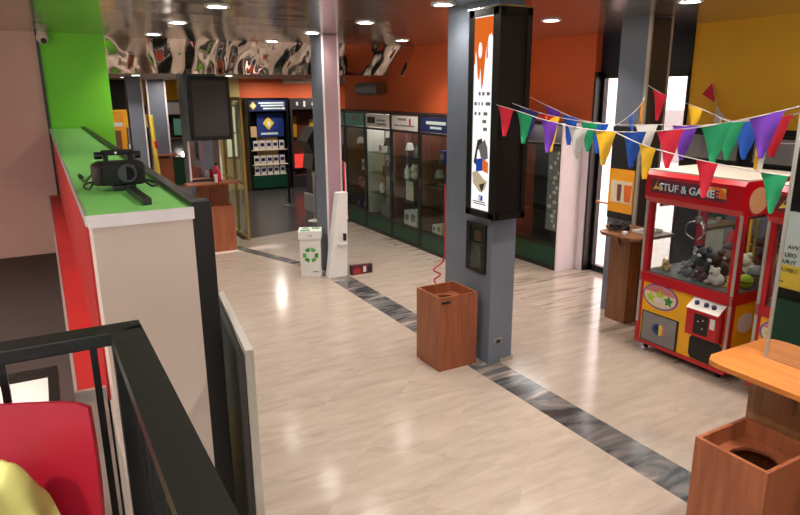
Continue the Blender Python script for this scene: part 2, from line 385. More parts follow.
# ------------------------------------------------------------------ ceiling lights
lights = [
 (3.44, 5.33, 'beside the grey lightbox pillar'), (5.3, 5.92, 'over the gap right of the lightbox pillar'), (3.47, 7.05, 'second one out from the lightbox pillar towards the mauve pillar'),
 (5.15, 9.16, 'over the left showcases'), (3.4, 8.55, 'close to the mauve pillar'), (3.36, 10.15, 'just before the wavy mirrored bulkhead at centre'),
 (1.6, 6.4, 'top left, largest of the left row'), (1.53, 7.98, 'second of the left row'), (1.52, 9.68, 'furthest of the left row before the bulkhead'),
 (5.37, 4.14, 'above the claw machines by the yellow wall')]
hidden = [(3.44, 3.6), (3.44, 1.9), (1.6, 4.75), (1.6, 3.1), (1.6, 1.5), (5.35, 2.4), (5.25, 7.5), (3.4, .2), (1.6, -.5), (5.4, .5)]
left_fill = [(-1.6, 7.2), (-1.3, 4.6), (-1.3, 2.4), (-1.3, .3), (-3.2, 5)]
far = [(3.9, 15.0, 'before the blue display'), (1.9, 13.6, 'nearest of the far left row'), (1.93, 15.1, 'second of the far left row'), (1.9, 16.9, 'third of the far left row'), (2.3, 21.0, 'furthest back of the far left row')]
LP = 20
def lamp(x, y, z, label, power):
    t = thing('ceiling_light', label, 'ceiling light', (x, y, z), 'recessed ceiling lights')
    MB().ring((x, y), .085, .115, z-.012, z-.001).build('housing', 'white', t)
    MB().cyl((x, y, z-.008), (x, y, z-.002), .084, n=24).build('diffuser', 'lamp', t)
    lamp_light(x, y, z-.02, power)
def lamp_light(x, y, z, power, spread=118):
    l = bpy.data.lights.new('disk_light', 'AREA'); l.shape = 'DISK'; l.size = .16; l.energy = power; l.color = (1, .89, .79); l.spread = R(spread)
    o = bpy.data.objects.new('disk_light', l); C.objects.link(o); o.location = (x, y, z)
for x, y, s in lights: lamp(x, y, 3.5, 'round recessed ceiling light ' + s, LP*(.3 if 'pillar' in s and y in (5.33, 8.55) else 1.05))
for i, (x, y) in enumerate(hidden): lamp(x, y, 3.5, 'round recessed ceiling light out of frame above the hall', LP)
for x, y in left_fill: lamp(x, y, 3.5, 'added fill light out of frame over the raised floor', LP*2.1)  # unseen lights added to brighten the left side
lamp(.55, -.7, 3.5, 'added fill light out of frame above the railing', LP*2)  # unseen light added to brighten the cabinet end and railing
for x, y, s in far: lamp(x, y, 3.1, 'small round recessed ceiling light ' + s, LP)
for p in ((5.0, 16.6), (7, 15.5), (4.3, 13.2), (3.2, 18.5), (5.6, 17.3), (7.2, 17.3)): lamp_light(*p, 3.08, LP*(1.5 if p[1] > 17 else 1), 175 if p[1] > 17 else 118)  # extra lights without fixtures, added to brighten the far hall
t = thing('security_camera', 'small white dome security camera high on the green wall', 'security camera', (.17, 9.94, 3.42))
MB().cyl((.17, 9.95, 3.44), (.17, 9.95, 3.5), .06).build('mount', 'offwhite', t)
MB().ball((.17, 9.93, 3.42), .075).build('dome', 'offwhite', t, True); MB().cyl((.18, 9.87, 3.39), (.185, 9.85, 3.375), .035).build('lens', 'black', t)

# ------------------------------------------------------------------ partition cabinet (left)
t = thing('partition_cabinet', 'long tall partition cabinet with green top, cream end and red side', 'cabinet', (.3, 6.3, 0))
B(.125, 2.66, 0, .5, 9.98, 2.22).build('body', 'offwhite', t)
B(.112, 2.66, 2.22, .5, 9.98, 2.25).build('countertop', 'greentop', t)
lab(B(.11, 2.64, 2.205, .505, 2.66, 2.252).build('edge_strip', 'whitepink', t), 'pale edging along the front of the top')
lab(B(.103, 2.66, 2.21, .113, 9.98, 2.252).build('edge_strip', 'alu', t), 'pale edging along the red side')
lab(B(.115, 2.95, 1.35, .125, 9.95, 2.2).build('side_panel', 'red', t), 'red side panel')
lab(B(-.005, 3.12, 1.3, .115, 9.95, 1.35).build('side_ledge', 'red', t), 'red ledge along the side')
lab(MB().box(-.02, 3.09, 1.3, -.005, 9.95, 1.353).box(-.005, 3.09, 1.3, .115, 3.12, 1.353).build('ledge_edging', 'alu', t), 'pale edging of the ledge'); B(-.012, 3.11, .53, .115, 9.95, 1.3).build('ledge_box', 'offwhite', t)
B(.5, 2.66, 0, .545, 9.98, 2.27).build('side_frame', 'black', t)
B(.545, 2.66, 0, .58, 2.76, 2.27).build('corner_post', 'black', t)
lab(B(.545, 3.0, .1, .56, 9.9, .55).build('plinth_panel', 'casegreen', t), 'dark green plinth panel')
ps = thing('wall_poster', 'pale poster with yellow lower band seen in the pillar mirror', 'poster', (.55, 3.4, .75))
B(.546, 3.0, .68, .556, 4.3, 1.49).build('sheet', 'p_ltblue', ps); B(.5555, 3.0, .68, .558, 4.3, .93).build('yellow_band', 'p_yellow', ps)
for q, z, y in (('VVA', 1.1, 3.64), ('OSU', 1.015, 3.66), ('TURA', .94, 3.69), ('OBRUC', .855, 3.71), ('sseiss', .735, 3.72)):
    text(q, .062 if z > .8 else .04, (.558, y, z), (0, 1, 0), (0, 0, 1), 'p_black', ps, align='RIGHT')

# camcorder on the counter
t = thing('video_camera', 'black professional video camera lying on the green top', 'video camera', (.31, 3.35, 2.25))
B(.2, 3.3, 2.275, .42, 3.46, 2.385, .02).build('body', 'blackmatte', t, True)
lab(B(.185, 3.285, 2.28, .225, 3.42, 2.38, .015).build('side_grip', mat('dark_brown_grip', (44, 26, 24), .5), t, True), 'dark brown hand grip')
ln = MB().cyl((.345, 3.32, 2.34), (.33, 3.23, 2.34), .04, .042, 28).build('lens', 'black', t, True)
MB().cyl((.3325, 3.232, 2.34), (.33, 3.228, 2.34), .032, n=24).build('lens_glass', mat('lens_glass', (12, 12, 18), .05), ln, True)
h = B(.235, 3.36, 2.415, .385, 3.4, 2.44, .008).build('top_handle', 'blackmatte', t, True)
B(.245, 3.36, 2.38, .265, 3.4, 2.42).build('handle_post', 'blackmatte', h); B(.355, 3.36, 2.38, .375, 3.4, 2.42).build('handle_post', 'blackmatte', h)
MB().cyl((.205, 3.36, 2.418), (.24, 3.36, 2.418), .018).build('knob', 'black', t, True); MB().cyl((.385, 3.36, 2.415), (.41, 3.36, 2.415), .018).build('knob', 'black', t, True)
MB().cyl((.3, 3.35, 2.428), (.3, 3.355, 2.428), .006).build('screw', 'white', t)
B(.27, 3.3, 2.252, .37, 3.4, 2.278, .004).build('base_plate', 'black', t)
MB().prism([(.318, 3.22, 2.253), (.352, 3.22, 2.253), (.368, 2.8, 2.253), (.334, 2.8, 2.253)], (0, 0, .026)).build('pan_handle', 'black', t)
def curve(pts, n=8):
    P = [Vector(p) for p in pts]; out = []
    for i in range(len(P)-1):
        a, b, c, d_ = P[max(i-1, 0)], P[i], P[i+1], P[min(i+2, len(P)-1)]
        for k in range(n):
            u = k/n; out.append(.5*((2*b)+(c-a)*u+(2*a-5*b+4*c-d_)*u*u+(3*b-3*c+d_-a)*u**3))
    return out+[P[-1]]
MB().tube(curve([(.4, 3.38, 2.3), (.45, 3.35, 2.258), (.49, 3.45, 2.258), (.46, 3.6, 2.258), (.4, 3.52, 2.27)]), .006).build('cable', 'black', t, True)
cb = MB().tube(curve([(.2, 3.42, 2.3), (.17, 3.4, 2.258), (.15, 3.48, 2.258), (.17, 3.62, 2.258), (.2, 3.66, 2.258)]), .005).build('cable', 'black', t, True)
MB().tube(curve([(.2, 3.46, 2.33), (.17, 3.7, 2.258), (.16, 3.9, 2.26)]), .005).cyl((.16, 3.88, 2.263), (.157, 3.97, 2.263), .011).build('connector', 'black', t, True)

# leaning display board
t = thing('display_board', 'tall dark grey display board with aluminium edge beside the cabinet', 'display board', (.655, 2.72, 0))
a, b = Vector((.62, 2.37, 0)), Vector((.696, 3.07, 0)); dr = (b-a).normalized(); nn = Vector((dr.y, -dr.x, 0))
def slab(mb, u0, u1, z0, z1, off, th):
    q = [a+dr*u0+nn*off+Vector((0, 0, z0)), a+dr*u1+nn*off+Vector((0, 0, z0)), a+dr*u1+nn*off+Vector((0, 0, z1)), a+dr*u0+nn*off+Vector((0, 0, z1))]
    return mb.prism(q, nn*th)
slab(MB(), .03, .82, .03, 1.67, -.012, .024).build('panel', 'greyscreen', t)
e = MB(); slab(e, 0, .03, 0, 1.7, -.016, .032); slab(e, .82, .85, 0, 1.7, -.016, .032); slab(e, .03, .82, 1.67, 1.7, -.016, .032); slab(e, .03, .82, 0, .03, -.016, .032); e.build('frame', 'alu', t)
e = MB(); slab(e, .03, .085, .03, 1.67, -.018, .004); slab(e, .085, .82, 1.6, 1.67, -.018, .004); e.build('inner_border', 'black', t)

# ------------------------------------------------------------------ railing, chair, table (foreground left)
t = thing('railing', 'black metal balcony railing turning a corner in the foreground', 'railing', (.1, 1.6, 1.2))
MB().box(-2.2, 1.575, 2.115, .156, 1.643, 2.15, .004).build('top_rail', 'rail', t); MB().prism([(.083, 1.575, 2.115), (.155, 1.6, 2.115), (.2, -1.5, 2.115), (.13, -1.5, 2.115)], (0, 0, .035)).build('top_rail', 'rail', t)
B(.085, 1.585, 1.2, .135, 1.64, 2.115).build('post', 'rail', t)
for i in range(12):
    x = .043-.19*i; B(x-.008, 1.602, 1.28, x+.008, 1.622, 2.116).build('baluster', 'rail', t)
for i in range(12):
    y = 1.47-.118*i; B(.112+.012*(1.5-y), y-.008, 1.28, .13+.012*(1.5-y), y+.008, 2.116).build('baluster', 'rail', t)
MB().box(-2.2, 1.595, 1.25, .09, 1.63, 1.285).build('bottom_rail', 'rail', t); MB().box(.097, -1.5, 1.25, .132, 1.59, 1.285).build('bottom_rail', 'rail', t)

t = thing('plastic_chair', 'red plastic chair at the railing with a yellow cloth on it', 'chair', (-.24, 1.15, 1.2))
CH = Matrix.Translation((-.235, 1.45, 1.2)) @ Matrix.Rotation(R(-22), 4, 'Z')      # chair frame: x across, y to the back
def cw(x, y, z): return tuple(CH @ Vector((x, y, z)))
g = []
for j in range(14):
    v = j/13; row = []
    for i in range(21):
        u = i/20*2-1; w = .262+.012*math.sin(math.pi*v)
        z = .44+.438*v-.008*max(0, (abs(u)-.86)/.14)**2*max(0, (v-.8)/.2)
        row.append(cw(w*u, -.04+.07*v-.06*abs(u)**5*.35, z))
    g.append(row)
MB().sheet(g, .012).build('backrest', 'redplastic', t, True)
g = [[cw(.255*(i/12*2-1), -.48+.44*j/10, .45-.02*math.sin(math.pi*i/12)-.012*math.sin(math.pi*j/10)) for i in range(13)] for j in range(11)]
MB().sheet(g, .014).build('seat', 'redplastic', t, True)
for x in (-.21, .21):
    for y in (-.43, -.08): MB().cyl(cw(x, y, .435), cw(x*1.08, y*1.04, 0), .02, .015).build('leg', 'redplastic', t, True)
g = []
for j in range(33):
    row = []
    for i in range(41):
        u, v = i/40, j/32
        hgt = .27*math.exp(-((u-.6)/.42)**4-((v-.7)/.45)**4)+.05*math.exp(-((u-.62)/.07)**2-((v-.85)/.2)**2)+.03*math.sin(13*u+6*v)*math.sin(11*v-4*u+2)+.012*math.sin(29*u-9*v)
        row.append(cw(-.03+.27*u, -.33+.27*v, .475+1.12*max(0, hgt)))
    g.append(row)
tag(MB().sheet(g, .006).build('cloth', 'p_cloth', None, True), 'crumpled yellowish green cloth heaped on the red chair', 'cloth')
t = thing('low_table', 'black framed table with a white top behind the railing', 'table', (-.45, 2.8, .53))
B(-.9, 2.64, 1.5, -.11, 2.96, 1.512).build('table_top', 'p_white', t)
MB().box(-.94, 2.6, 1.47, -.07, 2.64, 1.52).box(-.94, 2.96, 1.47, -.07, 3.06, 1.52).box(-.11, 2.64, 1.47, -.07, 2.96, 1.52).box(-.94, 2.64, 1.47, -.9, 2.96, 1.52).build('frame', 'black', t)
for x in (-.93, -.11):
    for y in (2.61, 3.02): B(x, y, .53, x+.035, y+.035, 1.47).build('leg', 'black', t)

# ------------------------------------------------------------------ lightbox pillar
t = thing('advertising_lightbox', 'black lightbox with lit white and orange poster on the grey pillar', 'lightbox', (3.8, 4.9, 1.56))
MB().box(3.62, 4.68, 1.53, 3.96, 4.8, 3.42).box(3.62, 4.8, 1.53, 3.69, 5.13, 3.42).build('housing', 'black', t)
f = MB()
for z0, z1 in ((1.53, 1.59), (3.36, 3.42)): f.box(3.6, 4.68, z0, 3.62, 5.13, z1).box(3.62, 4.66, z0, 3.96, 4.68, z1)
for y in (4.68, 5.05): f.box(3.6, y, 1.53, 3.62, y+.08, 3.42)
for x in (3.6, 3.91): f.box(x, 4.66, 1.53, x+.05, 4.68, 3.42)
f.build('frame', 'black', t)
lab(MB().box(3.59, 4.65, 3.42, 3.97, 5.14, 3.435).build('top_cap', 'chrome', t), 'silver top edge')
po = B(3.606, 4.765, 1.6, 3.619, 5.045, 3.36).build('poster', 'adlight', t)
def onposter(pts, m, d_=.002, name='poster_art'):     # pts (u 0..1 left-right as seen, z)
    q = [(3.606, 5.045-.28*u, z) for u, z in pts]
    return MB().prism(q, (-d_, 0, 0)).build(name, m, po)
drip = [(0, 3.35), (1, 3.35), (1, 3.17), (.9, 3.22), (.82, 3.12), (.74, 3.0), (.68, 2.99), (.66, 3.12), (.6, 2.98), (.52, 2.78), (.44, 2.72), (.4, 2.86), (.36, 2.92), (.3, 2.8), (.22, 2.84), (.14, 3.02), (.08, 3.08), (.06, 2.96), (0, 2.94)]
onposter(drip, 'adorange'); 
def oval(cu, cz, ru, rz, n=18): return [(cu+ru*math.cos(2*math.pi*i/n), cz+rz*math.sin(2*math.pi*i/n)) for i in range(n)]
onposter(oval(.34, 3.07, .1, .07), 'adlight', .004); onposter(oval(.84, 3.1, .1, .1), 'adlight', .004)
for z, segs in ((2.67, ((.3, .4), (.5, .62), (.75, .9))), (2.58, ((.08, .2), (.3, .36), (.48, .55), (.7, .95))), (2.49, ((.1, .2), (.32, .42), (.6, .8))), (2.42, ((.55, .75),)), (2.35, ((.6, .8),))):
    for u0, u1 in segs: onposter([(u0, z), (u1, z), (u1, z+.03), (u0, z+.03)], 'adgrey')
onposter([(.1, 2.05), (.3, 2.26), (.55, 2.28), (.62, 2.12), (.5, 2.1), (.42, 2.2), (.3, 2.16), (.25, 2.05), (.5, 1.98)][::1], 'addark')
onposter([(.35, 2.2), (.7, 2.27), (.85, 2.2), (.9, 2.1), (.6, 2.07)], 'adgrey', .003)
onposter([(.25, 2.08), (.62, 2.1), (.62, 1.98), (.25, 1.96)], 'adblue', .003); onposter([(.62, 2.1), (.92, 2.06), (.92, 1.96), (.62, 1.98)], 'adorange', .003)
onposter([(.05, 1.95), (.3, 1.97), (.7, 1.9), (.9, 1.88), (.75, 1.8), (.5, 1.77), (.1, 1.85)], 'adtan', .003); onposter([(.45, 1.84), (.78, 1.87), (.62, 1.77)], 'addark', .004)
onposter([(.45, 1.77-.03), (.66, 1.77-.03), (.66, 1.69), (.45, 1.69)], 'adblue', .003)
text('f', .055, (3.602, 5.045-.28*.5, 1.695), (0, -1, 0), (0, 0, 1), 'adlight', t, ext=.0015)
for z, u0, u1 in ((1.672, .1, .8), (1.652, .15, .85)): onposter([(u0, z), (u1, z), (u1, z+.01), (u0, z+.01)], 'adgrey')

t = thing('wall_cabinet', 'small black framed glass wall box low on the grey pillar', 'wall box', (3.67, 5.04, .94))
MB().box(3.665, 4.88, .94, 3.690, 5.2, .98).box(3.665, 4.88, 1.4, 3.690, 5.2, 1.44).box(3.665, 4.88, .98, 3.690, 4.93, 1.4).box(3.665, 5.14, .98, 3.690, 5.2, 1.4).build('frame', 'black', t)
B(3.682, 4.93, .98, 3.689, 5.14, 1.4).build('backing', 'casedark', t); B(3.674, 4.96, 1.26, 3.682, 5.07, 1.36).build('notice', 'p_brown', t)
lab(B(3.672, 4.98, 1.02, 3.682, 5.05, 1.2).build('bottle', 'casegreen', t), 'small green bottle shape behind the glass'); B(3.667, 4.93, .98, 3.670, 5.14, 1.4).build('glass_pane', 'glass', t)
t = thing('wall_socket', 'grey framed power socket near the foot of the grey pillar', 'socket', (3.8, 4.795, .2))
B(3.75, 4.79, .21, 3.85, 4.8, .27, .003).build('plate', 'p_grey', t); B(3.775, 4.786, .222, 3.825, 4.791, .258).build('outlet', 'black', t)
t = thing('cord', 'red cord hanging down the back edge of the lightbox pillar', 'cord', (3.69, 5.8, .6))
MB().tube(curve([(3.7, 5.66, 1.75), (3.71, 5.665, 1.3), (3.7, 5.66, .95), (3.68, 5.7, .86), (3.6, 5.72, .8), (3.68, 5.7, .74), (3.61, 5.72, .68), (3.66, 5.7, .6)]), .009).build('cord', 'f_red', t, True)

# ------------------------------------------------------------------ bins and writing desks
def bin_(x0, y0, x1, y1, h, label):
    t = thing('waste_bin', label, 'bin', ((x0+x1)/2, (y0+y1)/2, 0), 'wooden waste bins')
    w = .022
    MB().box(x0, y0, 0, x1, y0+w, h).box(x0, y1-w, 0, x1, y1, h).box(x0, y0+w, 0, x0+w, y1-w, h).box(x1-w, y0+w, 0, x1, y1-w, h).build('body', 'wood', t)
    mb = MB(); cx, cy = (x0+x1)/2, (y0+y1)/2; n = 40; r = min(x1-x0, y1-y0)*.3; hx, hy = (x1-x0)/2-w, (y1-y0)/2-w; z = h-.1
    inn, outr, ib, ob = [], [], [], []
    for i in range(n):
        a_ = 2*math.pi*i/n; c, s = math.cos(a_), math.sin(a_); k = 1/max(abs(c)/hx, abs(s)/hy)
        inn.append(mb.bm.verts.new((cx+r*c, cy+r*s, z))); outr.append(mb.bm.verts.new((cx+k*c, cy+k*s, z)))
        ib.append(mb.bm.verts.new((cx+r*c, cy+r*s, z-.018))); ob.append(mb.bm.verts.new((cx+k*c, cy+k*s, z-.018)))
    for i in range(n):
        j = (i+1) % n
        for A, B_ in ((inn, outr), (outr, ob), (ob, ib), (ib, inn)): mb.bm.faces.new([A[i], A[j], B_[j], B_[i]])
    mb.build('lid', 'wood', t)
    lab(B(x0+w, y0+w, h-.5, x1-w, y1-w, h-.48).build('hole_shade', 'blackmatte', t), 'black sheet for the shade inside the bin')  # dark sheet stands in for the unlit bin interior
    return t
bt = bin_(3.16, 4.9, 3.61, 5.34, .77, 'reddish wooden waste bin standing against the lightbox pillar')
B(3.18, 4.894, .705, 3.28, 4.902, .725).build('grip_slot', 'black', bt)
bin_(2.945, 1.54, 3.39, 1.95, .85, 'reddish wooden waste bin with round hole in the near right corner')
bin_(2.33, 11.02, 2.8, 11.4, .8, 'reddish wooden waste bin under the desk beneath the black screen')
def desk(pts, z, top, body, bracket, label, m='woodflat', mb_='wooddark'):
    cx = sum(p[0] for p in pts)/len(pts); cy = sum(p[1] for p in pts)/len(pts)
    t = thing('writing_desk', label, 'desk', (cx, cy, 0))
    MB().prism([(x, y, z-.03) for x, y in pts], (0, 0, .03)).build('desktop', m, t)
    B(*body).build('support_panel', mb_, t)
    MB().prism(bracket[0], bracket[1]).build('bracket', mb_, t)
    return t
desk([(3.265, 1.15), (3.265, 2.07), (3.285, 2.15), (3.36, 2.19), (3.96, 2.19), (3.96, 2.0), (3.6, 2.0), (3.6, 1.15)], 1.16, None, (3.46, 1.15, 0, 3.6, 1.99, 1.13),
     ([(3.46, 1.72, 1.13), (3.34, 1.72, 1.13), (3.36, 1.72, 1.09), (3.42, 1.72, 1.03), (3.44, 1.72, .95), (3.46, 1.72, .95)], (0, .03, 0)), 'orange wooden writing desk fixed round the mirrored pillar at right')
desk([(2.06, 11.12), (2.92, 11.12), (2.96, 11.2), (2.96, 11.42), (2.06, 11.42)], 1.2, None, (2.26, 11.42, 0, 2.8, 11.52, 1.17),
     ([(2.55, 11.42, 1.17), (2.55, 11.25, 1.17), (2.55, 11.28, 1.13), (2.55, 11.38, 1.05), (2.55, 11.42, .98)], (.03, 0, 0)), 'reddish writing desk on the far pillar below the black screen', 'wood', 'wood')
desk([(5.36, 4.56), (5.36, 4.98), (5.44, 5.08), (5.62, 5.1), (5.72, 5.26), (5.98, 5.26), (5.98, 4.5), (5.42, 4.5)], 1.17, None, (5.8, 4.94, 0, 5.98, 5.24, 1.14),
     ([(5.8, 5.08, 1.14), (5.62, 5.08, 1.14), (5.64, 5.08, 1.1), (5.74, 5.08, 1.02), (5.78, 5.08, .94), (5.8, 5.08, .94)], (0, .03, 0)), 'brown wooden writing desk beside the claw machine', 'wooddark')
# mirrors on pillars
t = thing('wall_mirror', 'tall frameless mirror with silver edge on the right pillar', 'mirror', (3.6, 1.6, 1.2))
B(3.603, 1.12, 1.16, 3.62, 2.0, 3.3).build('mirror_panel', 'mirror', t); B(3.595, 1.995, 1.16, 3.62, 2.012, 3.4).build('edge_trim', 'alu', t); 
t = thing('wall_mirror', 'mirror with pale edges on the far pillar below the black screen', 'mirror', (2.6, 11.56, 1.17))
B(2.22, 11.575, 1.2, 2.75, 11.59, 1.9).build('mirror_panel', 'mirror', t); B(2.2, 11.56, 1.2, 2.23, 11.6, 1.9).build('edge_trim', 'whitepink', t); B(2.74, 11.56, 1.2, 2.77, 11.6, 1.9).build('edge_trim', 'whitepink', t)
t = thing('monitor', 'black portrait screen switched off high on the far left pillar', 'screen', (2.59, 11.36, 1.93))
B(2.24, 11.34, 1.92, 2.94, 11.42, 2.99, .008).build('bezel', 'black', t); B(2.3, 11.335, 1.99, 2.88, 11.342, 2.92).build('screen', 'greyscreen', t); MB().box(2.5, 11.42, 2.3, 2.68, 11.58, 2.6).build('bracket', 'black', t)
# small things on the far desk
t = thing('drink_can', 'red can standing on the far reddish desk', 'can', (2.64, 11.28, 1.2)); MB().lathe((2.64, 11.28, 1.2), [(.03, 0), (.034, .012), (.034, .15), (.028, .165)]).build('body', 'f_red', t, True)
MB().cyl((2.64, 11.28, 1.365), (2.64, 11.28, 1.368), .026).build('lid', 'chrome', t)
t = thing('plastic_cup', 'white cup standing on the far reddish desk beside the red can', 'cup', (2.57, 11.25, 1.2)); MB().lathe((2.57, 11.25, 1.2), [(.024, 0), (.034, .13), (.032, .13)]).build('body', 'p_white', t, True)
MB().ring((2.57, 11.25), .031, .037, 1.324, 1.334).build('rim', 'p_white', t)
# cables and tray on the brown desk
pts = []
for i in range(60):
    a_ = i*.52; pts.append((5.58+(.08+.03*math.sin(i*.9))*math.cos(a_), 4.93+(.1+.03*math.cos(i*.7))*math.sin(a_), 1.185+.07*abs(math.sin(i*.37))+.0*i))
tag(MB().tube(curve(pts, 3), .01, 6).build('cable_coil', 'black', None, True), 'tangled black cables heaped on the brown desk', 'cable')
t = thing('tray', 'clear shallow tray on the brown desk next to the cables', 'tray', (5.79, 4.72, 1.17)); B(5.64, 4.63, 1.172, 5.94, 4.8, 1.178).build('base', 'p_grey', t)
MB().box(5.64, 4.63, 1.178, 5.94, 4.638, 1.2).box(5.64, 4.792, 1.178, 5.94, 4.8, 1.2).box(5.64, 4.638, 1.178, 5.648, 4.792, 1.2).box(5.932, 4.638, 1.178, 5.94, 4.792, 1.2).build('rim', 'p_white', t)
for x, y, m, s in ((5.46, 4.74, 'p_white', 'small white plug in front of the cables on the brown desk'), (5.82, 5.12, 'p_grey', 'small grey adapter lying behind the cables on the brown desk')):
    t = thing('power_adapter', s, 'adapter', (x, y, 1.17)); B(x-.03, y-.02, 1.17, x+.03, y+.02, 1.21, .006).build('case', m, t); MB().cyl((x, y-.02, 1.19), (x, y-.04, 1.19), .006).build('pin', 'chrome', t)
# poster on pillar 3
t = thing('drinks_poster', 'yellow poster with brown drinks picture on the pillar behind the desk', 'poster', (6.01, 5.32, 1.3))
B(5.986, 5.12, 1.2, 5.99, 5.5, 2.3).build('sheet', 'blackmatte', t); B(5.983, 5.12, 1.28, 5.987, 5.5, 1.8).build('yellow_field', 'f_orange', t)  # black upper part paints in a dark reflection
B(5.98, 5.14, 1.4, 5.984, 5.46, 1.66).build('picture', 'p_cream', t)
for y, w in ((5.2, .09), (5.33, .05)): MB().prism([(5.98, y-w/2, 1.42), (5.98, y+w/2, 1.42), (5.98, y+w*.65, 1.62), (5.98, y-w*.65, 1.62)], (-.003, 0, 0)).build('glass_picture', 'p_orange' if w > .08 else 'p_brown', t)

# ------------------------------------------------------------------ showcases
CASE = 9
def showcase(x0, x1, y0, y1, h, label, back, sign, nsh=3, base=.3):
    t = thing('display_cabinet', label, 'display cabinet', ((x0+x1)/2, (y0+y1)/2, 0), 'glass display cabinets along the wall')
    p = .035; f = MB()
    for x in (x0, x1-p):
        for y in (y0, y1-p): f.box(x, y, 0, x+p, y+p, h)
    f.box(x0, y0+p, h-p, x0+p, y1-p, h).box(x0, y0+p, base, x0+p, y1-p, base+.05).box(x0, y0+p, 0, x0+p, y1-p, .07).box(x0, y0+p, h-.34, x0+p, y1-p, h-.3)
    f.box(x0+p, y0, h-.02, x1, y1, h).box(x0+p, y0, base, x1-.02, y1, base+.02).box(x0+p, y0, 0, x1-.02, y0+.01, h-.02)
    f.build('frame', 'caseframe', t)
    B(x0+.01, y0+p, .07, x0+.03, y1-p, base).build('base_panel', 'casegreen', t)
    B(x1-.02, y0+.01, base, x1, y1, h-.02).build('back_panel', back, t)
    B(x0+p, y1-.025, base+.02, x1-.02, y1-.015, h-.04).build('side_panel', back, t)
    B(x0+.012, y0+p, base+.05, x0+.018, y1-p, h-.34).build('glass_door', 'glass', t)
    B(x0-.02, y1-.075, 1.1, x0, y1-.06, 1.25).build('handle', 'chrome', t)
    if sign:
        sb = B(x0-.004, y0+p+.02, h-.29, x0+.02, y1-p-.02, h-.05).build('sign', sign[0], t)
        for z, u0, u1, hh, m in sign[1]:
            yy0 = y1-p-.02-(y1-y0-.11)*u0; yy1 = y1-p-.02-(y1-y0-.11)*u1
            B(x0-.008, yy1, h-.29+z, x0-.003, yy0, h-.29+z+hh).build('sign_mark', m, sb)
    zs = [base+.05+(h-.4-base-.05)*(k+1)/(nsh+1) for k in range(nsh)]
    for z in zs: B(x0+.06, y0+.03, z, x1-.03, y1-.03, z+.01).build('shelf', 'shelfglass', t)
    l = bpy.data.lights.new('case_fill', 'AREA'); l.shape = 'RECTANGLE'; l.size = x1-x0-.15; l.size_y = y1-y0-.2; l.energy = CASE; l.color = (1, .96, .92)  # no fixture: area light added to brighten the case interior
    o = bpy.data.objects.new('case_fill', l); C.objects.link(o); o.location = ((x0+x1)/2, (y0+y1)/2, h-.05)
    return t, [base+.02]+[z+.01 for z in zs]
def item(kind, x, y, z, s, m, where):
    nm = {'box': 'boxed_item', 'bottle': 'bottle', 'ball': 'plush_toy', 'lamp': 'table_ornament', 'frame': 'picture_frame', 'bag': 'handbag'}[kind]
    cat = {'box': 'box', 'bottle': 'bottle', 'ball': 'toy', 'lamp': 'ornament', 'frame': 'picture frame', 'bag': 'bag'}[kind]
    t = thing(nm, where, cat, (x, y, z))
    if kind == 'box':
        B(x-s*.35, y-s*.4, z, x+s*.35, y+s*.4, z+s, .004).build('carton', m, t); B(x-s*.353, y-s*.25, z+s*.3, x-s*.348, y+s*.25, z+s*.75).build('label_print', 'p_grey', t)
    elif kind == 'bottle':
        MB().lathe((x, y, z), [(s*.2, 0), (s*.22, s*.05), (s*.22, s*.6), (s*.08, s*.78), (s*.08, s*.92)], 14).build('body', m, t, True); MB().cyl((x, y, z+s*.92), (x, y, z+s), s*.09, n=12).build('cap', 'p_black', t)
    elif kind == 'ball':
        MB().ball((x, y, z+s*.3), (s*.3, s*.34, s*.3), 12).build('body', m, t, True); MB().ball((x-.02, y, z+s*.74), s*.26, 12).build('head', m, t, True)
        for q in (-1, 1): MB().ball((x, y+q*s*.2, z+s*.98), s*.1, 8).build('ear', m, t, True)
    elif kind == 'lamp':
        MB().lathe((x, y, z), [(s*.25, 0), (s*.25, s*.05), (s*.05, s*.1), (s*.05, s*.5)], 14).build('base', 'p_black', t, True); MB().lathe((x, y, z), [(s*.34, s*.5), (s*.2, s)], 14).build('shade', m, t, True)
    elif kind == 'frame':
        B(x-.01, y-s*.35, z, x+.01, y+s*.35, z+s).build('frame', m, t); B(x-.014, y-s*.27, z+s*.1, x-.009, y+s*.27, z+s*.9).build('picture', 'p_cream', t)
    elif kind == 'bag':
        MB().prism([(x-.05, y-s*.5, z), (x-.05, y+s*.5, z), (x-.05, y+s*.38, z+s*.6), (x-.05, y-s*.38, z+s*.6)], (.1, 0, 0)).build('body', m, t)
        MB().tube([(x, y-s*.25, z+s*.6), (x, y-s*.2, z+s*.9), (x, y, z+s), (x, y+s*.2, z+s*.9), (x, y+s*.25, z+s*.6)], .012).build('handle', m, t, True)
bays = [
 (12.5, 13.4, 'furthest glass cabinet of the left row, mostly behind the mauve pillar', 'casedark', ('p_teal', [(.08, .3, .7, .06, 'p_navy')])),
 (11.53, 12.5, 'glass display cabinet with small teal sign beside the mauve pillar', 'casedark', ('p_teal', [(.1, .4, .75, .1, 'p_grey')])),
 (10.45, 11.53, 'glass display cabinet with pale backing under a white and black sign', 'casewhite', ('p_white', [(.07, .08, .42, .12, 'p_black'), (.05, .5, .9, .03, 'p_grey'), (.12, .5, .85, .03, 'p_grey')])),
 (9.42, 10.45, 'glass display cabinet with white boxes under a white sign with red mark', 'casebrown', ('p_white', [(.16, .25, .6, .04, 'p_grey'), (.06, .1, .9, .025, 'p_grey'), (.08, .7, .76, .12, 'p_red')])),
 (8.44, 9.42, 'glass display cabinet under a navy sign next to the lightbox pillar', 'casebrown', ('p_navy', [(.13, .2, .9, .05, 'p_ltblue'), (.06, .35, .75, .035, 'p_ltblue')])),
]
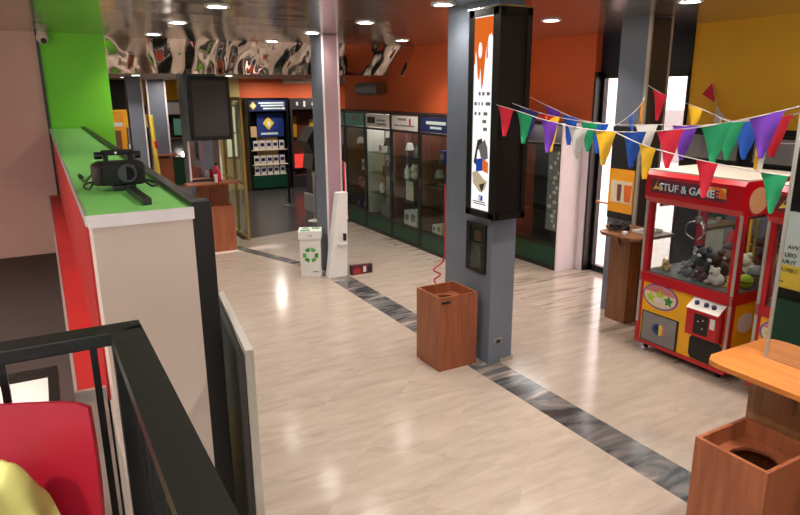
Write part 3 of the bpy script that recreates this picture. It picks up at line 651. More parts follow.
stock = {
 1: [('box', .3, 0, .2, 'p_blue'), ('box', .7, 0, .25, 'p_navy'), ('bottle', .5, 1, .22, 'p_grey'), ('ball', .3, 1, .2, 'p_red'), ('box', .6, 2, .2, 'p_white'), ('lamp', .3, 3, .24, 'p_grey'), ('box', .7, 3, .18, 'p_pink')],
 2: [('bag', .5, 0, .4, 'p_grey'), ('box', .75, 0, .16, 'p_black'), ('bag', .5, 2, .26, 'p_black'), ('lamp', .55, 3, .3, 'p_black'), ('bottle', .25, 1, .24, 'p_white'), ('box', .3, 3, .16, 'p_white')],
 3: [('box', .35, 0, .26, 'p_white'), ('box', .62, 0, .3, 'p_white'), ('box', .82, 0, .2, 'p_cream'), ('frame', .3, 1, .36, 'p_white'), ('bottle', .2, 2, .26, 'p_white'), ('ball', .5, 2, .26, 'p_cream'), ('ball', .72, 2, .24, 'p_pink'), ('lamp', .3, 3, .25, 'p_white'), ('bottle', .55, 3, .24, 'p_grey')],
 4: [('box', .2, 0, .14, 'p_white'), ('box', .4, 0, .18, 'p_cream'), ('bag', .7, 0, .3, 'p_ltgreen'), ('ball', .85, 1, .3, 'p_red'), ('box', .5, 3, .2, 'p_blue'), ('bottle', .75, 2, .26, 'p_orange'), ('lamp', .3, 2, .26, 'p_grey')],
}
colname = lambda m: {'p_ltgreen': 'light green', 'p_ltblue': 'pale blue', 'p_cream': 'cream', 'p_ltgrey': 'light grey'}.get(m, m[2:])
shname = ['bottom', 'second lowest', 'second highest', 'top']
knm = {'box': 'carton', 'bottle': 'bottle', 'ball': 'plush toy', 'lamp': 'ornament with shade', 'frame': 'picture frame', 'bag': 'bag'}
bn = {1: 'teal signed cabinet', 2: 'pale backed cabinet', 3: 'cabinet with the red marked sign', 4: 'navy signed cabinet'}
cnt = {}
for i, (y0, y1, lb, bk, sg) in enumerate(bays):
    t, zs = showcase(5.62, 6.08, y0+.005, y1-.005, 2.35, lb, bk, sg)
    for k, u, sh, s, m in stock.get(i, []):
        lbl = f"{colname(m)} {knm[k]} on the {shname[sh]} shelf of the {bn[i]}"
        n_ = cnt.get(lbl, 0); cnt[lbl] = n_+1
        if n_: lbl = 'taller ' + lbl
        item(k, 5.84, y1-.05-(y1-y0-.1)*u, zs[sh], s, m, lbl)
t, zs = showcase(6.7, 7.08, 7.1, 8.36, 2.25, 'dark glass display cabinet between the lightbox pillar and the street door', 'casedark', None, 2, .36)
lab(B(6.68, 7.07, 0, 7.1, 7.1, 2.25).build('end_panel', 'whitepink', t), 'white end panel')
bnr = thing('reflected_banner', 'pale patterned glass reflection modelled inside the dark cabinet by the door', 'reflected_banner', (6.8, 7.3, .55))  # reflection in the cabinet glass, modelled as a solid patterned strip
B(6.775, 7.17, .6, 6.785, 7.46, 1.95).build('cloth', 'p_grey', bnr)
for i in range(16):
    yy = 7.2+.2*random.random(); zz = .65+1.2*i/16; B(6.771, yy, zz, 6.776, yy+.03+.05*random.random(), zz+.05).build('motif', random.choice(['p_white', 'p_black', 'p_cream', 'p_white']), bnr)

# ------------------------------------------------------------------ claw machines
FX, X1, Y0, Y1, Z1 = 5.38, 6.3, 3.36, 4.42, 1.92
def claw_machine(label):
    t = thing('claw_machine', label, 'claw machine', ((FX+X1)/2, (Y0+Y1)/2, 0), 'claw machines by the yellow wall')
    MB().box(FX+.03, Y0+.02, .07, X1, Y1-.02, .76).build('base_cabinet', 'clawyellow', t)
    f = MB().box(FX, Y0, .07, X1, Y1, .11).box(FX-.01, Y0, .76, X1, Y1, .86)
    f.box(FX, Y0, .11, FX+.06, Y0+.05, .76).box(FX, Y1-.05, .11, FX+.06, Y1, .76); f.build('frame', 'clawred', t)
    lab(B(FX+.012, Y0+.05, .11, FX+.03, Y1-.05, .76).build('front_panel', 'clawyellow', t), 'yellow front panel')
    for x in (FX, X1-.07):
        for y in (Y0, Y1-.07): B(x, y, .86, x+.07, y+.07, 1.6).build('corner_post', 'clawred', t)
    for y in (Y0+.002, Y1-.03): lab(B(FX-.01, y, .3, FX, y+.028, 1.62).build('edge_trim', 'alu', t), 'silver edge trim')
    m = MB().prism([(FX-.04, Y0, 1.66), (FX-.04, Y0, 1.88), (FX, Y0, 1.92), (X1, Y0, 1.92), (X1, Y0, 1.6), (FX, Y0, 1.6)], (0, Y1-Y0, 0)).build('marquee', 'clawred', t)
    B(FX-.045, Y0+.16, 1.71, FX-.039, Y1-.07, 1.85).build('sign_plate', 'p_maroon', m)
    B(FX-.044, Y0+.17, 1.78, FX-.047, Y0+.34, 1.84).build('sign_art', 'p_yellow', m); MB().prism([(FX-.046, Y1-.1, 1.74), (FX-.046, Y1-.16, 1.84), (FX-.046, Y1-.13, 1.78), (FX-.046, Y1-.2, 1.76)], (-.003, 0, 0)).build('sign_art', 'p_yellow', m)
    MB().prism([(FX-.046, Y0+.16+.1*math.cos(a_)+.1, 1.745+.1*math.sin(a_)) for a_ in [math.pi*k/12 for k in range(13)]], (-.003, 0, 0)).build('sign_art', 'p_orange', m)
    text('STUF & GAME', .108, (FX-.05, Y1-.17, 1.74), (0, -1, 0), (0, 0, 1), 'p_navy', m).data.name; text('STUF & GAME', .1, (FX-.055, Y1-.175, 1.743), (0, -1, 0), (0, 0, 1), 'p_ltblue', m)
    B(FX, Y0, 1.92, X1, Y1, 1.935).build('top_panel', 'clawtop', t)
    MB().box(FX+.02, Y0+.07, .86, FX+.028, Y1-.07, 1.6).build('front_glass', 'glass', t)
    for y in (Y0+.02, Y1-.028): B(FX+.07, y, .86, X1-.07, y+.008, 1.6).build('side_glass', 'glass', t)
    B(X1-.03, Y0+.07, .86, X1-.02, Y1-.07, 1.6).build('back_mirror', 'mirror', t)
    B(FX+.03, Y0+.03, .84, X1-.03, Y1-.03, .87).build('toy_tray', 'p_grey', t)
    B(X1-.09, (Y0+Y1)/2-.1, .87, X1-.07, (Y0+Y1)/2-.08, 1.6).build('rear_strip', 'clawyellow', t)
    g = MB().box(FX+.1, Y0+.08, 1.55, X1-.05, Y0+.11, 1.58).box(FX+.1, Y1-.11, 1.55, X1-.05, Y1-.08, 1.58).box(FX+.44, Y0+.08, 1.55, FX+.48, Y1-.08, 1.59).build('gantry', 'chrome', t)
    cy_ = Y1-.3; cx_ = FX+.45
    k = MB().cyl((cx_, cy_, 1.55), (cx_, cy_, 1.42), .012).cyl((cx_, cy_, 1.44), (cx_, cy_, 1.38), .035).build('claw', 'chrome', t, True)
    for a_ in (0, 2.1, 4.2): MB().tube(curve([(cx_, cy_, 1.4), (cx_+.1*math.cos(a_), cy_+.1*math.sin(a_), 1.36), (cx_+.11*math.cos(a_), cy_+.11*math.sin(a_), 1.26), (cx_+.03*math.cos(a_), cy_+.03*math.sin(a_), 1.2)]), .008, 6).build('claw_arm', 'chrome', k, True)
    # badge, service panel, coin box, prize door
    yc, zc = Y1-.27, .63
    ov = lambda ry, rz, x, cz=zc, a0=0, a1=2*math.pi, n=28: [(x, yc+ry*math.cos(a0+(a1-a0)*i/n), cz+rz*math.sin(a0+(a1-a0)*i/n)) for i in range(n+(0 if a1-a0 > 6 else 1))]
    bd = MB().prism(ov(.215, .135, FX+.012), (-.006, 0, 0)).build('badge', 'p_purple', t)
    MB().prism(ov(.195, .118, FX+.006), (-.003, 0, 0)).build('badge_field', 'p_cream', bd)
    MB().prism(ov(.19, .115, FX+.003, zc, .35, 2.8), (-.003, 0, 0)).build('badge_arc', 'p_pink', bd)
    for q, (dy, dz, c) in enumerate(((.11, -.02, 'p_lime'), (0, .02, 'p_lime'), (-.11, -.02, 'p_green'))):
        st = []
        for i in range(10):
            rr = .06 if i % 2 == 0 else .03; a_ = math.pi/2+i*math.pi/5; st.append((FX, yc+dy+rr*math.cos(a_), zc+dz+rr*math.sin(a_)))
        MB().prism(st, (-.003, 0, 0)).build('badge_star', c, bd)
    MB().ball((FX-.001, yc, zc-.03), (.004, .05, .035), 12).build('badge_blob', 'p_white', bd, True)
    B(FX+.004, Y1-.52, .1, FX+.012, Y1-.07, .44, .003).build('service_panel_gasket', 'black', t)
    sp = B(FX-.002, Y1-.5, .12, FX+.006, Y1-.085, .43, .003).build('service_panel', 'p_grey', t)
    yc, zc = Y1-.3, .28
    MB().prism(ov(.075, .06, FX-.001, zc), (-.003, 0, 0)).build('panel_logo', 'p_yellow', sp); MB().prism(ov(.078, .062, FX-.003, zc, -1.57, 1.57), (-.003, 0, 0)).build('panel_logo', 'p_blue', sp)
    MB().prism(ov(.078, .062, FX-.003, zc, 2.2, 4.2), (-.003, 0, 0)).build('panel_logo', 'p_pink', sp); MB().ball((FX-.004, yc+.03, zc+.01), (.005, .025, .02), 10).build('panel_logo', 'p_black', sp, True)
    cb_ = MB().prism([(FX+.02, Y0+.06, .36), (FX-.1, Y0+.06, .4), (FX-.1, Y0+.06, .66), (FX+.02, Y0+.06, .74)], (0, .33, 0)).build('coin_box', 'clawred', t)
    MB().prism([(FX-.104, Y0+.055, .66), (FX+.01, Y0+.055, .745), (FX+.01, Y0+.395, .745), (FX-.104, Y0+.395, .66)], (-.004, 0, .008)).build('control_top', 'p_white', cb_)
    for dy in (.08, .16, .26): MB().cyl((FX-.05, Y0+.06+dy, .71), (FX-.06, Y0+.06+dy, .735), .022, n=14).build('button', 'p_navy', cb_, True)
    B(FX-.106, Y0+.15, .43, FX-.1, Y0+.3, .63).build('coin_plate', 'p_black', cb_); B(FX-.106, Y0+.08, .52, FX-.1, Y0+.13, .62).build('sticker', 'p_white', cb_)
    for dy, z in ((.2, .5), (.25, .56), (.2, .58)): MB().cyl((FX-.106, Y0+dy, z), (FX-.112, Y0+dy, z), .009, n=10).build('coin_slot', 'chrome', cb_)
    MB().prism([(FX+.01, Y0+.05, .15), (FX+.01, Y0+.09, .12), (FX+.01, Y0+.37, .12), (FX+.01, Y0+.4, .16), (FX+.01, Y0+.4, .33), (FX+.01, Y0+.37, .36), (FX+.01, Y0+.09, .36), (FX+.01, Y0+.05, .33)], (-.008, 0, 0)).build('prize_door', 'black', t)
    lab(MB().prism([(FX+.12+.14*math.cos(a_)+.06, Y0-.003, 1.74+.12*math.sin(a_)) for a_ in [2*math.pi*k/20 for k in range(20)]], (0, -.003, 0)).build('side_sticker', 'p_tan', t), 'round tan sticker on the side')
    lab(MB().prism([(FX+.2+.12*math.cos(a_)+.06, Y0+.017, .55+.1*math.sin(a_)) for a_ in [2*math.pi*k/20 for k in range(20)]], (0, -.003, 0)).build('side_sticker', 'p_white', t), 'round white sticker on the side')
    for x in (FX+.08, X1-.08):
        for y in (Y0+.1, Y1-.1): MB().cyl((x, y-.014, .036), (x, y+.014, .036), .036, n=18).box(x-.015, y-.02, .04, x+.015, y+.02, .075).build('caster', 'black', t)
    return t
cm = claw_machine('red and yellow claw machine fully in view beside the brown desk')
dup(cm, Vector(cm.location)+Vector((0, -1.28, 0)), 'red and yellow claw machine half hidden by the mirrored pillar at right')
def toy(x, y, z, s, m, kind, label):
    t = thing('plush_toy' if kind != 'ball' else 'toy_ball', label, 'toy', (x, y, z), 'toys in the claw machines')
    if kind == 'ball':
        MB().ball((x, y, z+s*.5), s*.5, 18).build('ball', m, t, True)
        MB().ring((x, y), s*.495, s*.505, z+s*.46, z+s*.54).build('stripe', 'p_black', t)
    else:
        MB().ball((x, y, z+s*.36), (s*.42, s*.46, s*.36), 14).build('body', m, t, True)
        MB().ball((x-s*.2, y, z+s*.78), (s*.28, s*.3, s*.27), 14).build('head', m, t, True)
        for q in (-1, 1):
            MB().ball((x-s*.18, y+q*s*.22, z+s*1.03), s*.1, 8).build('ear', m, t, True); MB().ball((x-s*.38, y+q*s*.3, z+s*.2), (s*.2, s*.12, s*.12), 8).build('foot', m, t, True)
        MB().ball((x-s*.47, y, z+s*.76), (s*.06, s*.1, s*.07), 8).build('muzzle', 'p_white' if m != 'p_white' else 'p_grey', t, True)
toys = [(5.56, 4.24, .87, .12, 'p_tan', 'bear', 'tan plush toy lowest at the left front of the claw machine'), (5.58, 4.02, .87, .14, 'p_grey', 'bear', 'grey plush toy at the front left of the claw machine heap'),
 (5.85, 4.0, .87, .26, 'p_black', 'bear', 'large black plush toy on the claw machine heap, left of two'), (5.74, 3.8, .87, .27, 'p_black', 'bear', 'large black plush toy at the middle of the claw machine heap'),
 (5.54, 3.83, .87, .14, 'p_maroon', 'bear', 'small maroon plush toy at the front of the claw machine heap'), (5.54, 3.66, .87, .17, 'p_white', 'bear', 'white plush toy against the front glass above the coin box'),
 (5.75, 3.58, .87, .2, 'p_maroon', 'bear', 'maroon plush toy behind the white one in the claw machine'), (5.96, 3.64, .87, .26, 'p_cream', 'bear', 'tall cream plush toy at the back of the claw machine'),
 (5.53, 3.49, .87, .12, 'p_yellow', 'bear', 'small yellow plush toy in the right front corner of the claw machine'), (5.68, 3.45, .87, .14, 'p_lime', 'ball', 'lime green ball with black stripe in the claw machine'),
 (5.86, 3.46, .9, .17, 'p_grey', 'ball', 'grey ball with black stripe in the claw machine'), (6.05, 4.22, .87, .18, 'p_grey', 'bear', 'grey plush toy at the back left of the claw machine'), (6.1, 3.9, .87, .2, 'p_brown', 'bear', 'brown plush toy at the back middle of the claw machine'),
 (5.55, 2.93, .87, .2, 'p_grey', 'bear', 'grey plush toy at the front of the half hidden claw machine'), (5.75, 2.95, .87, .28, 'p_pink', 'bear', 'pink plush toy in the half hidden claw machine'), (5.58, 2.69, .87, .22, 'p_white', 'bear', 'white plush toy in the half hidden claw machine'),
 (5.95, 2.93, .87, .3, 'p_cream', 'bear', 'cream plush toy at the back of the half hidden claw machine'), (5.85, 2.63, .87, .26, 'p_red', 'bear', 'red plush toy in the half hidden claw machine')]
for a_ in toys: toy(*a_)
for y in (3.89, 2.61):
    l = bpy.data.lights.new('claw_fill', 'AREA'); l.shape = 'RECTANGLE'; l.size = .5; l.size_y = .8; l.energy = 3.5; l.color = (1, .95, .9)  # added area light without a fixture, brightens the toys
    o = bpy.data.objects.new('claw_fill', l); C.objects.link(o); o.location = (5.85, y, 1.58)
# extinguisher on the hidden face of the lightbox pillar, seen in the claw machine's mirror
t = thing('fire_extinguisher', 'red fire extinguisher on the far side of the lightbox pillar, seen reflected', 'fire extinguisher', (4.08, 5.4, .25))
MB().lathe((4.08, 5.4, .25), [(.07, 0), (.08, .02), (.08, .42), (.05, .5), (.025, .53)], 20).build('cylinder', 'f_red', t, True); MB().cyl((4.08, 5.4, .78), (4.08, 5.4, .85), .025).box(4.05, 5.32, .83, 4.11, 5.42, .86).build('valve', 'black', t)
MB().tube(curve([(4.08, 5.34, .82), (4.1, 5.28, .7), (4.12, 5.31, .45)]), .012).build('hose', 'black', t, True); B(3.98, 5.36, .6, 4.005, 5.44, .66).build('bracket', 'black', t)
# wall screens above the claw machines
for i, y in enumerate((2.3, 3.2, 4.1, 5.0)):
    t = thing('wall_screen', 'grey wide screen on the black wall panel, ' + ['behind the mirrored pillar', 'third from the street door', 'second from the street door', 'nearest the street door'][i], 'screen', (7.18, y+.02, 1.86))
    B(7.17, y-.36, 1.86, 7.21, y+.4, 2.2).build('bezel', 'black', t); B(7.165, y-.33, 1.89, 7.171, y+.37, 2.17).build('screen', 'p_grey', t)

# ------------------------------------------------------------------ bunting
def bunting(label, pts, flags, w=.215, h=.25, loose=()):
    P = curve(pts, 10); L = [0]
    for a_, b_ in zip(P, P[1:]): L.append(L[-1]+(b_-a_).length)
    def at(s):
        s = max(0, min(L[-1], s))
        for i in range(len(P)-1):
            if s <= L[i+1]: return P[i].lerp(P[i+1], (s-L[i])/max(1e-6, L[i+1]-L[i]))
        return P[-1]
    t = thing('bunting', label, 'bunting', tuple(P[0]), 'strings of coloured pennants')
    MB().tube(P, .0035, 6).build('cord', 'cord', t, True)
    for frac, c, *o in flags:
        ww, hh = (o+[w, h])[:2] if o else (w, h)
        s = frac*L[-1]; p, q = at(s-ww/2), at(s+ww/2); mid = (p+q)/2; dr_ = (q-p).normalized(); nr = dr_.cross(Vector((0, 0, 1))).normalized()
        tl = random.uniform(-.03, .03); g = []
        for j in range(9):
            v = j/8; row = []
            for i in range(7):
                u = i/6*2-1
                pt = mid+dr_*(ww/2*u*(1-v)*.999)+Vector((0, 0, -hh*v))+nr*(.018*math.sin(2.2*u+4*v)*(v+.2)+tl*v)+dr_*(tl*v)
                row.append(pt)
            g.append(row)
        lab(MB().sheet(g, .0015).build('pennant', c, t, True), {'f_red': 'red', 'f_green': 'green', 'f_purple': 'purple', 'f_blue': 'blue', 'f_white': 'white', 'f_yellow': 'yellow', 'f_navy': 'navy', 'f_orange': 'orange'}[c]+' pennant')
    for tri, c, nm_ in loose: lab(MB().prism(tri, (-.003, 0, 0)).build('pennant', c, t), nm_)
    return t
fy = lambda ys, y0, y1, cs: [((y0-y)/(y0-y1), c) for y, c in zip(ys, cs)]
bunting('front string of large pennants, red beside the lightbox to purple at the mirror', [(3.6, 4.68, 2.59), (3.62, 4.38, 2.535), (3.62, 4.05, 2.475), (3.62, 3.6, 2.425), (3.62, 3.23, 2.42), (3.62, 2.94, 2.44), (3.62, 2.62, 2.48), (3.62, 2.32, 2.54), (3.62, 2.01, 2.62)],
        fy((4.56, 4.31, 4.0, 3.68, 3.4, 3.14, 2.85, 2.52, 2.21), 4.68, 2.01, ('f_red', 'f_green', 'f_purple', 'f_white', 'f_yellow', 'f_blue', 'f_red', 'f_green', 'f_purple')))
bunting('second string of pennants just behind the front one, with blue, white and purple', [(4.03, 4.82, 2.68), (4.05, 4.51, 2.575), (4.05, 4.12, 2.47), (4.05, 3.7, 2.44), (4.05, 3.3, 2.455), (4.05, 2.98, 2.46), (4.05, 2.64, 2.5), (4.04, 2.37, 2.54), (3.96, 2.0, 2.62)],
        fy((4.43, 4.2, 3.97, 3.86, 3.39, 3.06, 2.72, 2.6, 2.4), 4.82, 2.0, ('f_purple', 'f_blue', 'f_green', 'f_blue', 'f_white', 'f_purple', 'f_green', 'f_blue', 'f_red')))
bunting('short string with navy, red and yellow pennants close to the lightbox', [(3.78, 4.68, 2.6), (3.86, 4.4, 2.52), (3.95, 4.0, 2.46), (4.04, 3.8, 2.44)], [(.2, 'f_navy'), (.47, 'f_yellow', .16, .3), (.44, 'f_red')])
bunting('string with a blue and an orange pennant rising to the right grey pillar', [(3.64, 3.42, 2.42), (4.3, 3.87, 2.45), (4.9, 4.28, 2.5), (5.4, 4.62, 2.57), (5.97, 5.05, 2.68)], [(.5, 'f_blue', .3, .26), (.82, 'f_orange', .3, .3)])
bunting('rear string with red and yellow pennants running above the claw machines', [(6.0, 5.08, 2.77), (6.0, 4.8, 2.65), (6.0, 4.31, 2.5), (5.9, 3.8, 2.34), (5.5, 3.35, 2.28), (4.9, 2.7, 2.32), (3.97, 1.98, 2.5)],
        [(.05, 'f_red', .2, .32), (.17, 'f_yellow', .2, .24), (.44, 'f_yellow', .12, .3), (.5, 'f_white', .12, .25), (.72, 'f_green', .16, .25), (.84, 'f_red', .16, .25), (.88, 'f_purple', .16, .25)])
bunting('string with a lone red pennant tied to the yellow wall', [(7.21, 5.12, 2.8), (7.17, 5.03, 2.6), (7.05, 4.9, 2.42), (6.7, 4.55, 2.4), (6.2, 4.1, 2.38)], [(.42, 'f_white', .16, .22), (.72, 'f_white', .14, .22), (.85, 'f_blue', .14, .25)],
        loose=[([(7.2, 5.12, 2.79), (7.2, 5.24, 2.66), (7.2, 5.05, 2.56)], 'f_red', 'tilted red pennant'), ([(7.18, 5.05, 2.58), (7.18, 5.03, 2.46), (7.18, 4.97, 2.5)], 'f_yellow', 'small yellow pennant'), ([(7.15, 4.99, 2.52), (7.15, 5.0, 2.3), (7.15, 4.86, 2.38)], 'f_white', 'small white pennant')])
bunting('lowest string with yellow, red and green pennants sloping down to the mirror', [(3.6, 3.3, 2.42), (3.58, 3.04, 2.35), (3.57, 2.8, 2.31), (3.57, 2.5, 2.275), (3.57, 2.2, 2.25), (3.58, 2.01, 2.24)], fy((2.97, 2.51, 2.09), 3.3, 2.01, ('f_yellow', 'f_red', 'f_green')), .16, .22)

# ------------------------------------------------------------------ things round the mauve pillar
t = thing('recycling_box', 'white cardboard recycling box with green arrows beside the mauve pillar', 'recycling box', (3.37, 8.87, 0))
def L3(x, y, z): return (3.37+1.18*x, 8.87+1.18*y, 1.12*z)
B(*L3(-.13, -.12, 0), *L3(.13, .12, .56)).build('carton', 'white', t)
ld = MB().box(*L3(-.145, -.135, .52), *L3(.145, .135, .63)).build('lid', 'white', t)
MB().box(*L3(-.12, -.11, .63), *L3(.0, -.02, .632)).box(*L3(.02, .02, .63), *L3(.12, .1, .632)).box(*L3(-.1, .03, .63), *L3(-.02, .1, .632)).build('green_print', 'p_green', ld)
B(*L3(-.02, -.138, .565), *L3(.03, -.134, .575)).build('hand_slot', 'p_grey', ld)
for k in range(3):
    for half in (0, 1):
        a0 = R(90+120*k+(-50 if half else 4)); a1 = a0+R(44); q = []
        for i in range(7): aa = a0+(a1-a0)*i/6; q.append(L3(.085*1.15*math.cos(aa), -.121, .3+.085*1.2*math.sin(aa)))
        for i in range(7): aa = a1+(a0-a1)*i/6; q.append(L3(.045*1.15*math.cos(aa), -.121, .3+.045*1.2*math.sin(aa)))
        MB().prism(q, (0, -.003, 0)).build('recycling_arrow', 'p_ltgreen' if half else 'p_green', t)
B(*L3(.02, -.123, .06), *L3(.1, -.12, .072)).build('print_line', 'p_green', t); B(*L3(-.123-.01, -.06, .2), *L3(-.129, .06, .42)).build('side_print', 'p_green', t)
t.rotation_euler = (0, 0, R(-24))
t = thing('leaflet_stand', 'white tapering leaflet stand leaning at the foot of the mauve pillar', 'leaflet stand', (3.68, 8.56, 0))
MB().prism([(3.5, 8.5, 0), (3.8, 8.5, 0), (3.84, 8.5, 1.28), (3.69, 8.5, 1.28)], (0, .14, 0)).build('body', 'white', t)
B(3.66, 8.44, .5, 3.79, 8.5, .515).build('ledge', 'white', t); lab(B(3.745, 8.46, .56, 3.79, 8.5, .67, .006).build('holder', 'black', t), 'black holder')
t = thing('counter_card', 'small dark magenta printed box on the floor by the mauve pillar', 'box', (4.04, 8.52, 0))
B(3.87, 8.48, 0, 4.22, 8.56, .14).build('card', mat('dark_magenta', (84, 26, 44), .5, noise=.2), t); B(4.06, 8.475, .03, 4.11, 8.48, .12).build('print', 'p_white', t); B(4.14, 8.475, .02, 4.2, 8.48, .12).build('print', 'p_black', t); B(3.9, 8.475, .02, 4.02, 8.48, .1).build('print', 'p_red', t)
t = thing('barrier_tape', 'red and white cord hanging down the edge of the mauve pillar', 'cord', (3.87, 8.66, .2))
MB().tube(curve([(3.86, 8.66, 1.72), (3.87, 8.66, 1.35), (3.855, 8.66, 1.1), (3.9, 8.66, .95), (3.87, 8.66, .7), (3.87, 8.66, .2)]), .014).build('cord', 'f_red', t, True)
MB().tube(curve([(3.88, 8.66, 1.7), (3.885, 8.65, 1.3), (3.875, 8.65, 1.02), (3.9, 8.65, .85)]), .01).build('cord', 'p_white', t, True)
t = thing('wall_loudspeaker', 'grey cylindrical loudspeaker on the orange wall above the showcases', 'loudspeaker', (5.95, 12.0, 2.65))
MB().cyl((5.95, 11.45, 2.78), (5.95, 12.4, 2.78), .115, .125, 24).ball((5.95, 12.4, 2.78), (.125, .1, .125)).build('body', 'p_grey', t, True); MB().cyl((5.95, 11.44, 2.78), (5.95, 11.45, 2.78), .12, n=24).build('grille', 'p_brown', t); B(6.02, 11.85, 2.72, 6.1, 12.0, 2.84).build('bracket', 'black', t)

# ------------------------------------------------------------------ far hall
t = thing('leaflet_rack', 'blue headed black display rack with rows of white leaflets at the back', 'display rack', (5.65, 18.0, 0))
x0, x1, y0 = 5.06, 6.26, 17.8
MB().box(x0, y0, 0, x0+.06, 18.25, 2.58).box(x1-.06, y0, 0, x1, 18.25, 2.58).box(x0+.06, y0, 2.54, x1-.06, 18.25, 2.58).box(x0+.06, 18.2, 0, x1-.06, 18.25, 2.54).build('frame', 'black', t)
B(x0+.06, y0+.02, .05, x1-.06, y0+.06, .42).build('base_panel', 'casegreen', t)
hd = B(x0+.06, y0, 2.22, x1-.06, y0+.04, 2.52).build('header_sign', 'p_navy', t)
def dia(x, z, r, y, m, par): MB().prism([(x-r, y, z), (x, y, z-r*1.1), (x+r, y, z), (x, y, z+r*1.1)], (0, -.005, 0)).build('diamond_logo', m, par)
dia(x0+.18, 2.37, .1, y0, 'p_yellow', hd); MB().ball((x0+.19, y0-.005, 2.36), (.04, .006, .05), 10).build('logo_mark', 'p_white', hd)
for z, a_, b_ in ((2.42, .34, 1.08), (2.35, .4, 1.08), (2.27, .46, .98)): B(x0+a_, y0-.004, z, x0+b_, y0, z+.04).build('sign_mark', 'p_ltblue', hd)
B(x0+1.0, y0-.004, 2.26, x0+1.1, y0, 2.32).build('sign_mark', 'p_white', hd)
ps = B(x0+.3, y0+.12, 1.5, x1-.12, y0+.14, 2.15).build('blue_poster', 'p_blue', t); dia(x0+.63, 1.88, .17, y0+.12, 'p_yellow', ps); MB().ball((x0+.64, y0+.113, 1.85), (.05, .006, .08), 10).build('logo_mark', 'p_white', ps)
B(x0+.4, y0+.116, 1.56, x0+.9, y0+.12, 1.62).build('sign_mark', 'p_ltblue', ps); B(x0+.1, y0+.1, 1.5, x0+.27, y0+.11, 1.8).build('framed_notice', 'p_tan', t)
B(x0+.28, y0+.2, .5, x1-.3, y0+.22, 1.48).build('back_board', 'p_tan', t)
for r_, z in enumerate((1.14, .72, .42)):
    B(x0+.06, y0+.06, z-.02, x1-.06, y0+.2, z).build('shelf', 'p_cream', t)
lf = None
for r_, z in enumerate((1.14, .72, .42)):
    for k in range(5):
        x = x0+.22+.19*k; lbl = 'white leaflet with dark picture on the %s shelf of the blue headed rack' % ('top', 'middle', 'bottom')[r_]
        if lf is None:
            lf = thing('leaflet', lbl, 'leaflet', (x, y0+.1, z), 'white leaflets in the blue headed rack')
            B(x-.075, y0+.09, z, x+.075, y0+.1, z+.26).build('sheet', 'p_white', lf); B(x-.055, y0+.086, z+.1, x+.055, y0+.09, z+.19).build('picture', 'p_navy', lf)
        else: dup(lf, (x, y0+.1, z), lbl)
t = thing('display_cabinet', 'dark display cabinet with red glow right of the blue headed rack', 'display cabinet', (6.9, 18, 0))
MB().box(6.32, 17.8, 0, 6.38, 18.25, 2.56).box(7.5, 17.8, 0, 7.56, 18.25, 2.56).box(6.38, 17.8, 2.25, 7.5, 18.25, 2.56).box(6.38, 18.2, 0, 7.5, 18.25, 2.25).box(6.38, 17.8, 0, 7.5, 18.2, .35).build('frame', 'casedark', t)
B(6.42, 18.1, .9, 7.48, 18.19, 2.2).build('back_panel', 'casebrown', t); B(6.44, 18.05, 1.45, 6.58, 18.1, 2.05).build('card', 'f_orange', t); B(7.0, 18.05, 1.65, 7.22, 18.1, 1.95).build('card', 'p_yellow', t)
B(6.46, 18.0, .55, 6.8, 18.1, .95).build('red_screen', 'redglow', t); MB().box(6.5, 17.79, 2.36, 6.56, 17.8, 2.46).box(6.72, 17.79, 2.32, 6.78, 17.8, 2.48).box(6.98, 17.79, 2.36, 7.1, 17.8, 2.44).build('header_mark', 'p_white', t)
t = thing('game_cabinet', 'black game cabinet on a grey plinth behind the silver barrier post', 'game cabinet', (5.5, 13.9, 0))
B(5.32, 13.6, 0, 5.95, 14.3, .4).build('plinth', 'p_grey', t); B(5.38, 13.65, .4, 5.95, 14.25, 1.0, .02).build('lower_body', 'casedark', t)
MB().prism([(5.3, 13.65, 1.0), (5.95, 13.65, 1.0), (5.95, 13.65, 1.95), (5.4, 13.65, 1.95), (5.2, 13.65, 1.65), (5.34, 13.65, 1.35)], (0, .6, 0)).build('upper_body', 'black', t)
B(5.38, 13.64, 1.66, 5.5, 13.652, 1.8).build('screen', 'p_ltblue', t)
def stanchion(x, y, h, m, label, belt=None):
    t = thing('barrier_post', label, 'barrier post', (x, y, 0)); MB().lathe((x, y, 0), [(.16, 0), (.16, .015), (.04, .05)], 24).build('base', m, t, True); MB().cyl((x, y, .04), (x, y, h), .028).build('pole', m, t, True); MB().cyl((x, y, h-.08), (x, y, h), .04).build('cap', m, t, True)
    if belt: MB().prism([(x+.03, y, h-.09), (belt[0], belt[1], h-.09), (belt[0], belt[1], h-.03), (x+.03, y, h-.03)], (0, .005, 0)).build('belt', 'black', t)
stanchion(5.17, 14.95, .92, 'black', 'black barrier post with belt in front of the rack', (5.95, 14.9))
stanchion(4.98, 12.75, 1.06, 'alu', 'silver barrier post left of the mauve pillar')
# gilded glass partition
t = thing('glass_partition', 'gold framed glass partition beside the far desk', 'partition', (3.08, 12.6, 0))
f = MB()
for y in (11.62, 12.3, 13.0, 13.7): f.box(3.17, y, 0, 3.215, y+.04, 2.64)
f.box(3.17, 11.68, 2.58, 3.215, 13.7, 2.64).box(3.17, 11.68, 0, 3.215, 13.7, .06).box(3.17, 11.68, 1.05, 3.215, 13.7, 1.1); f.build('frame', 'gold', t)
for y in (11.68, 12.36, 13.06): B(3.188, y, .06, 3.196, y+.62, 2.58).build('pane', 'glass', t)
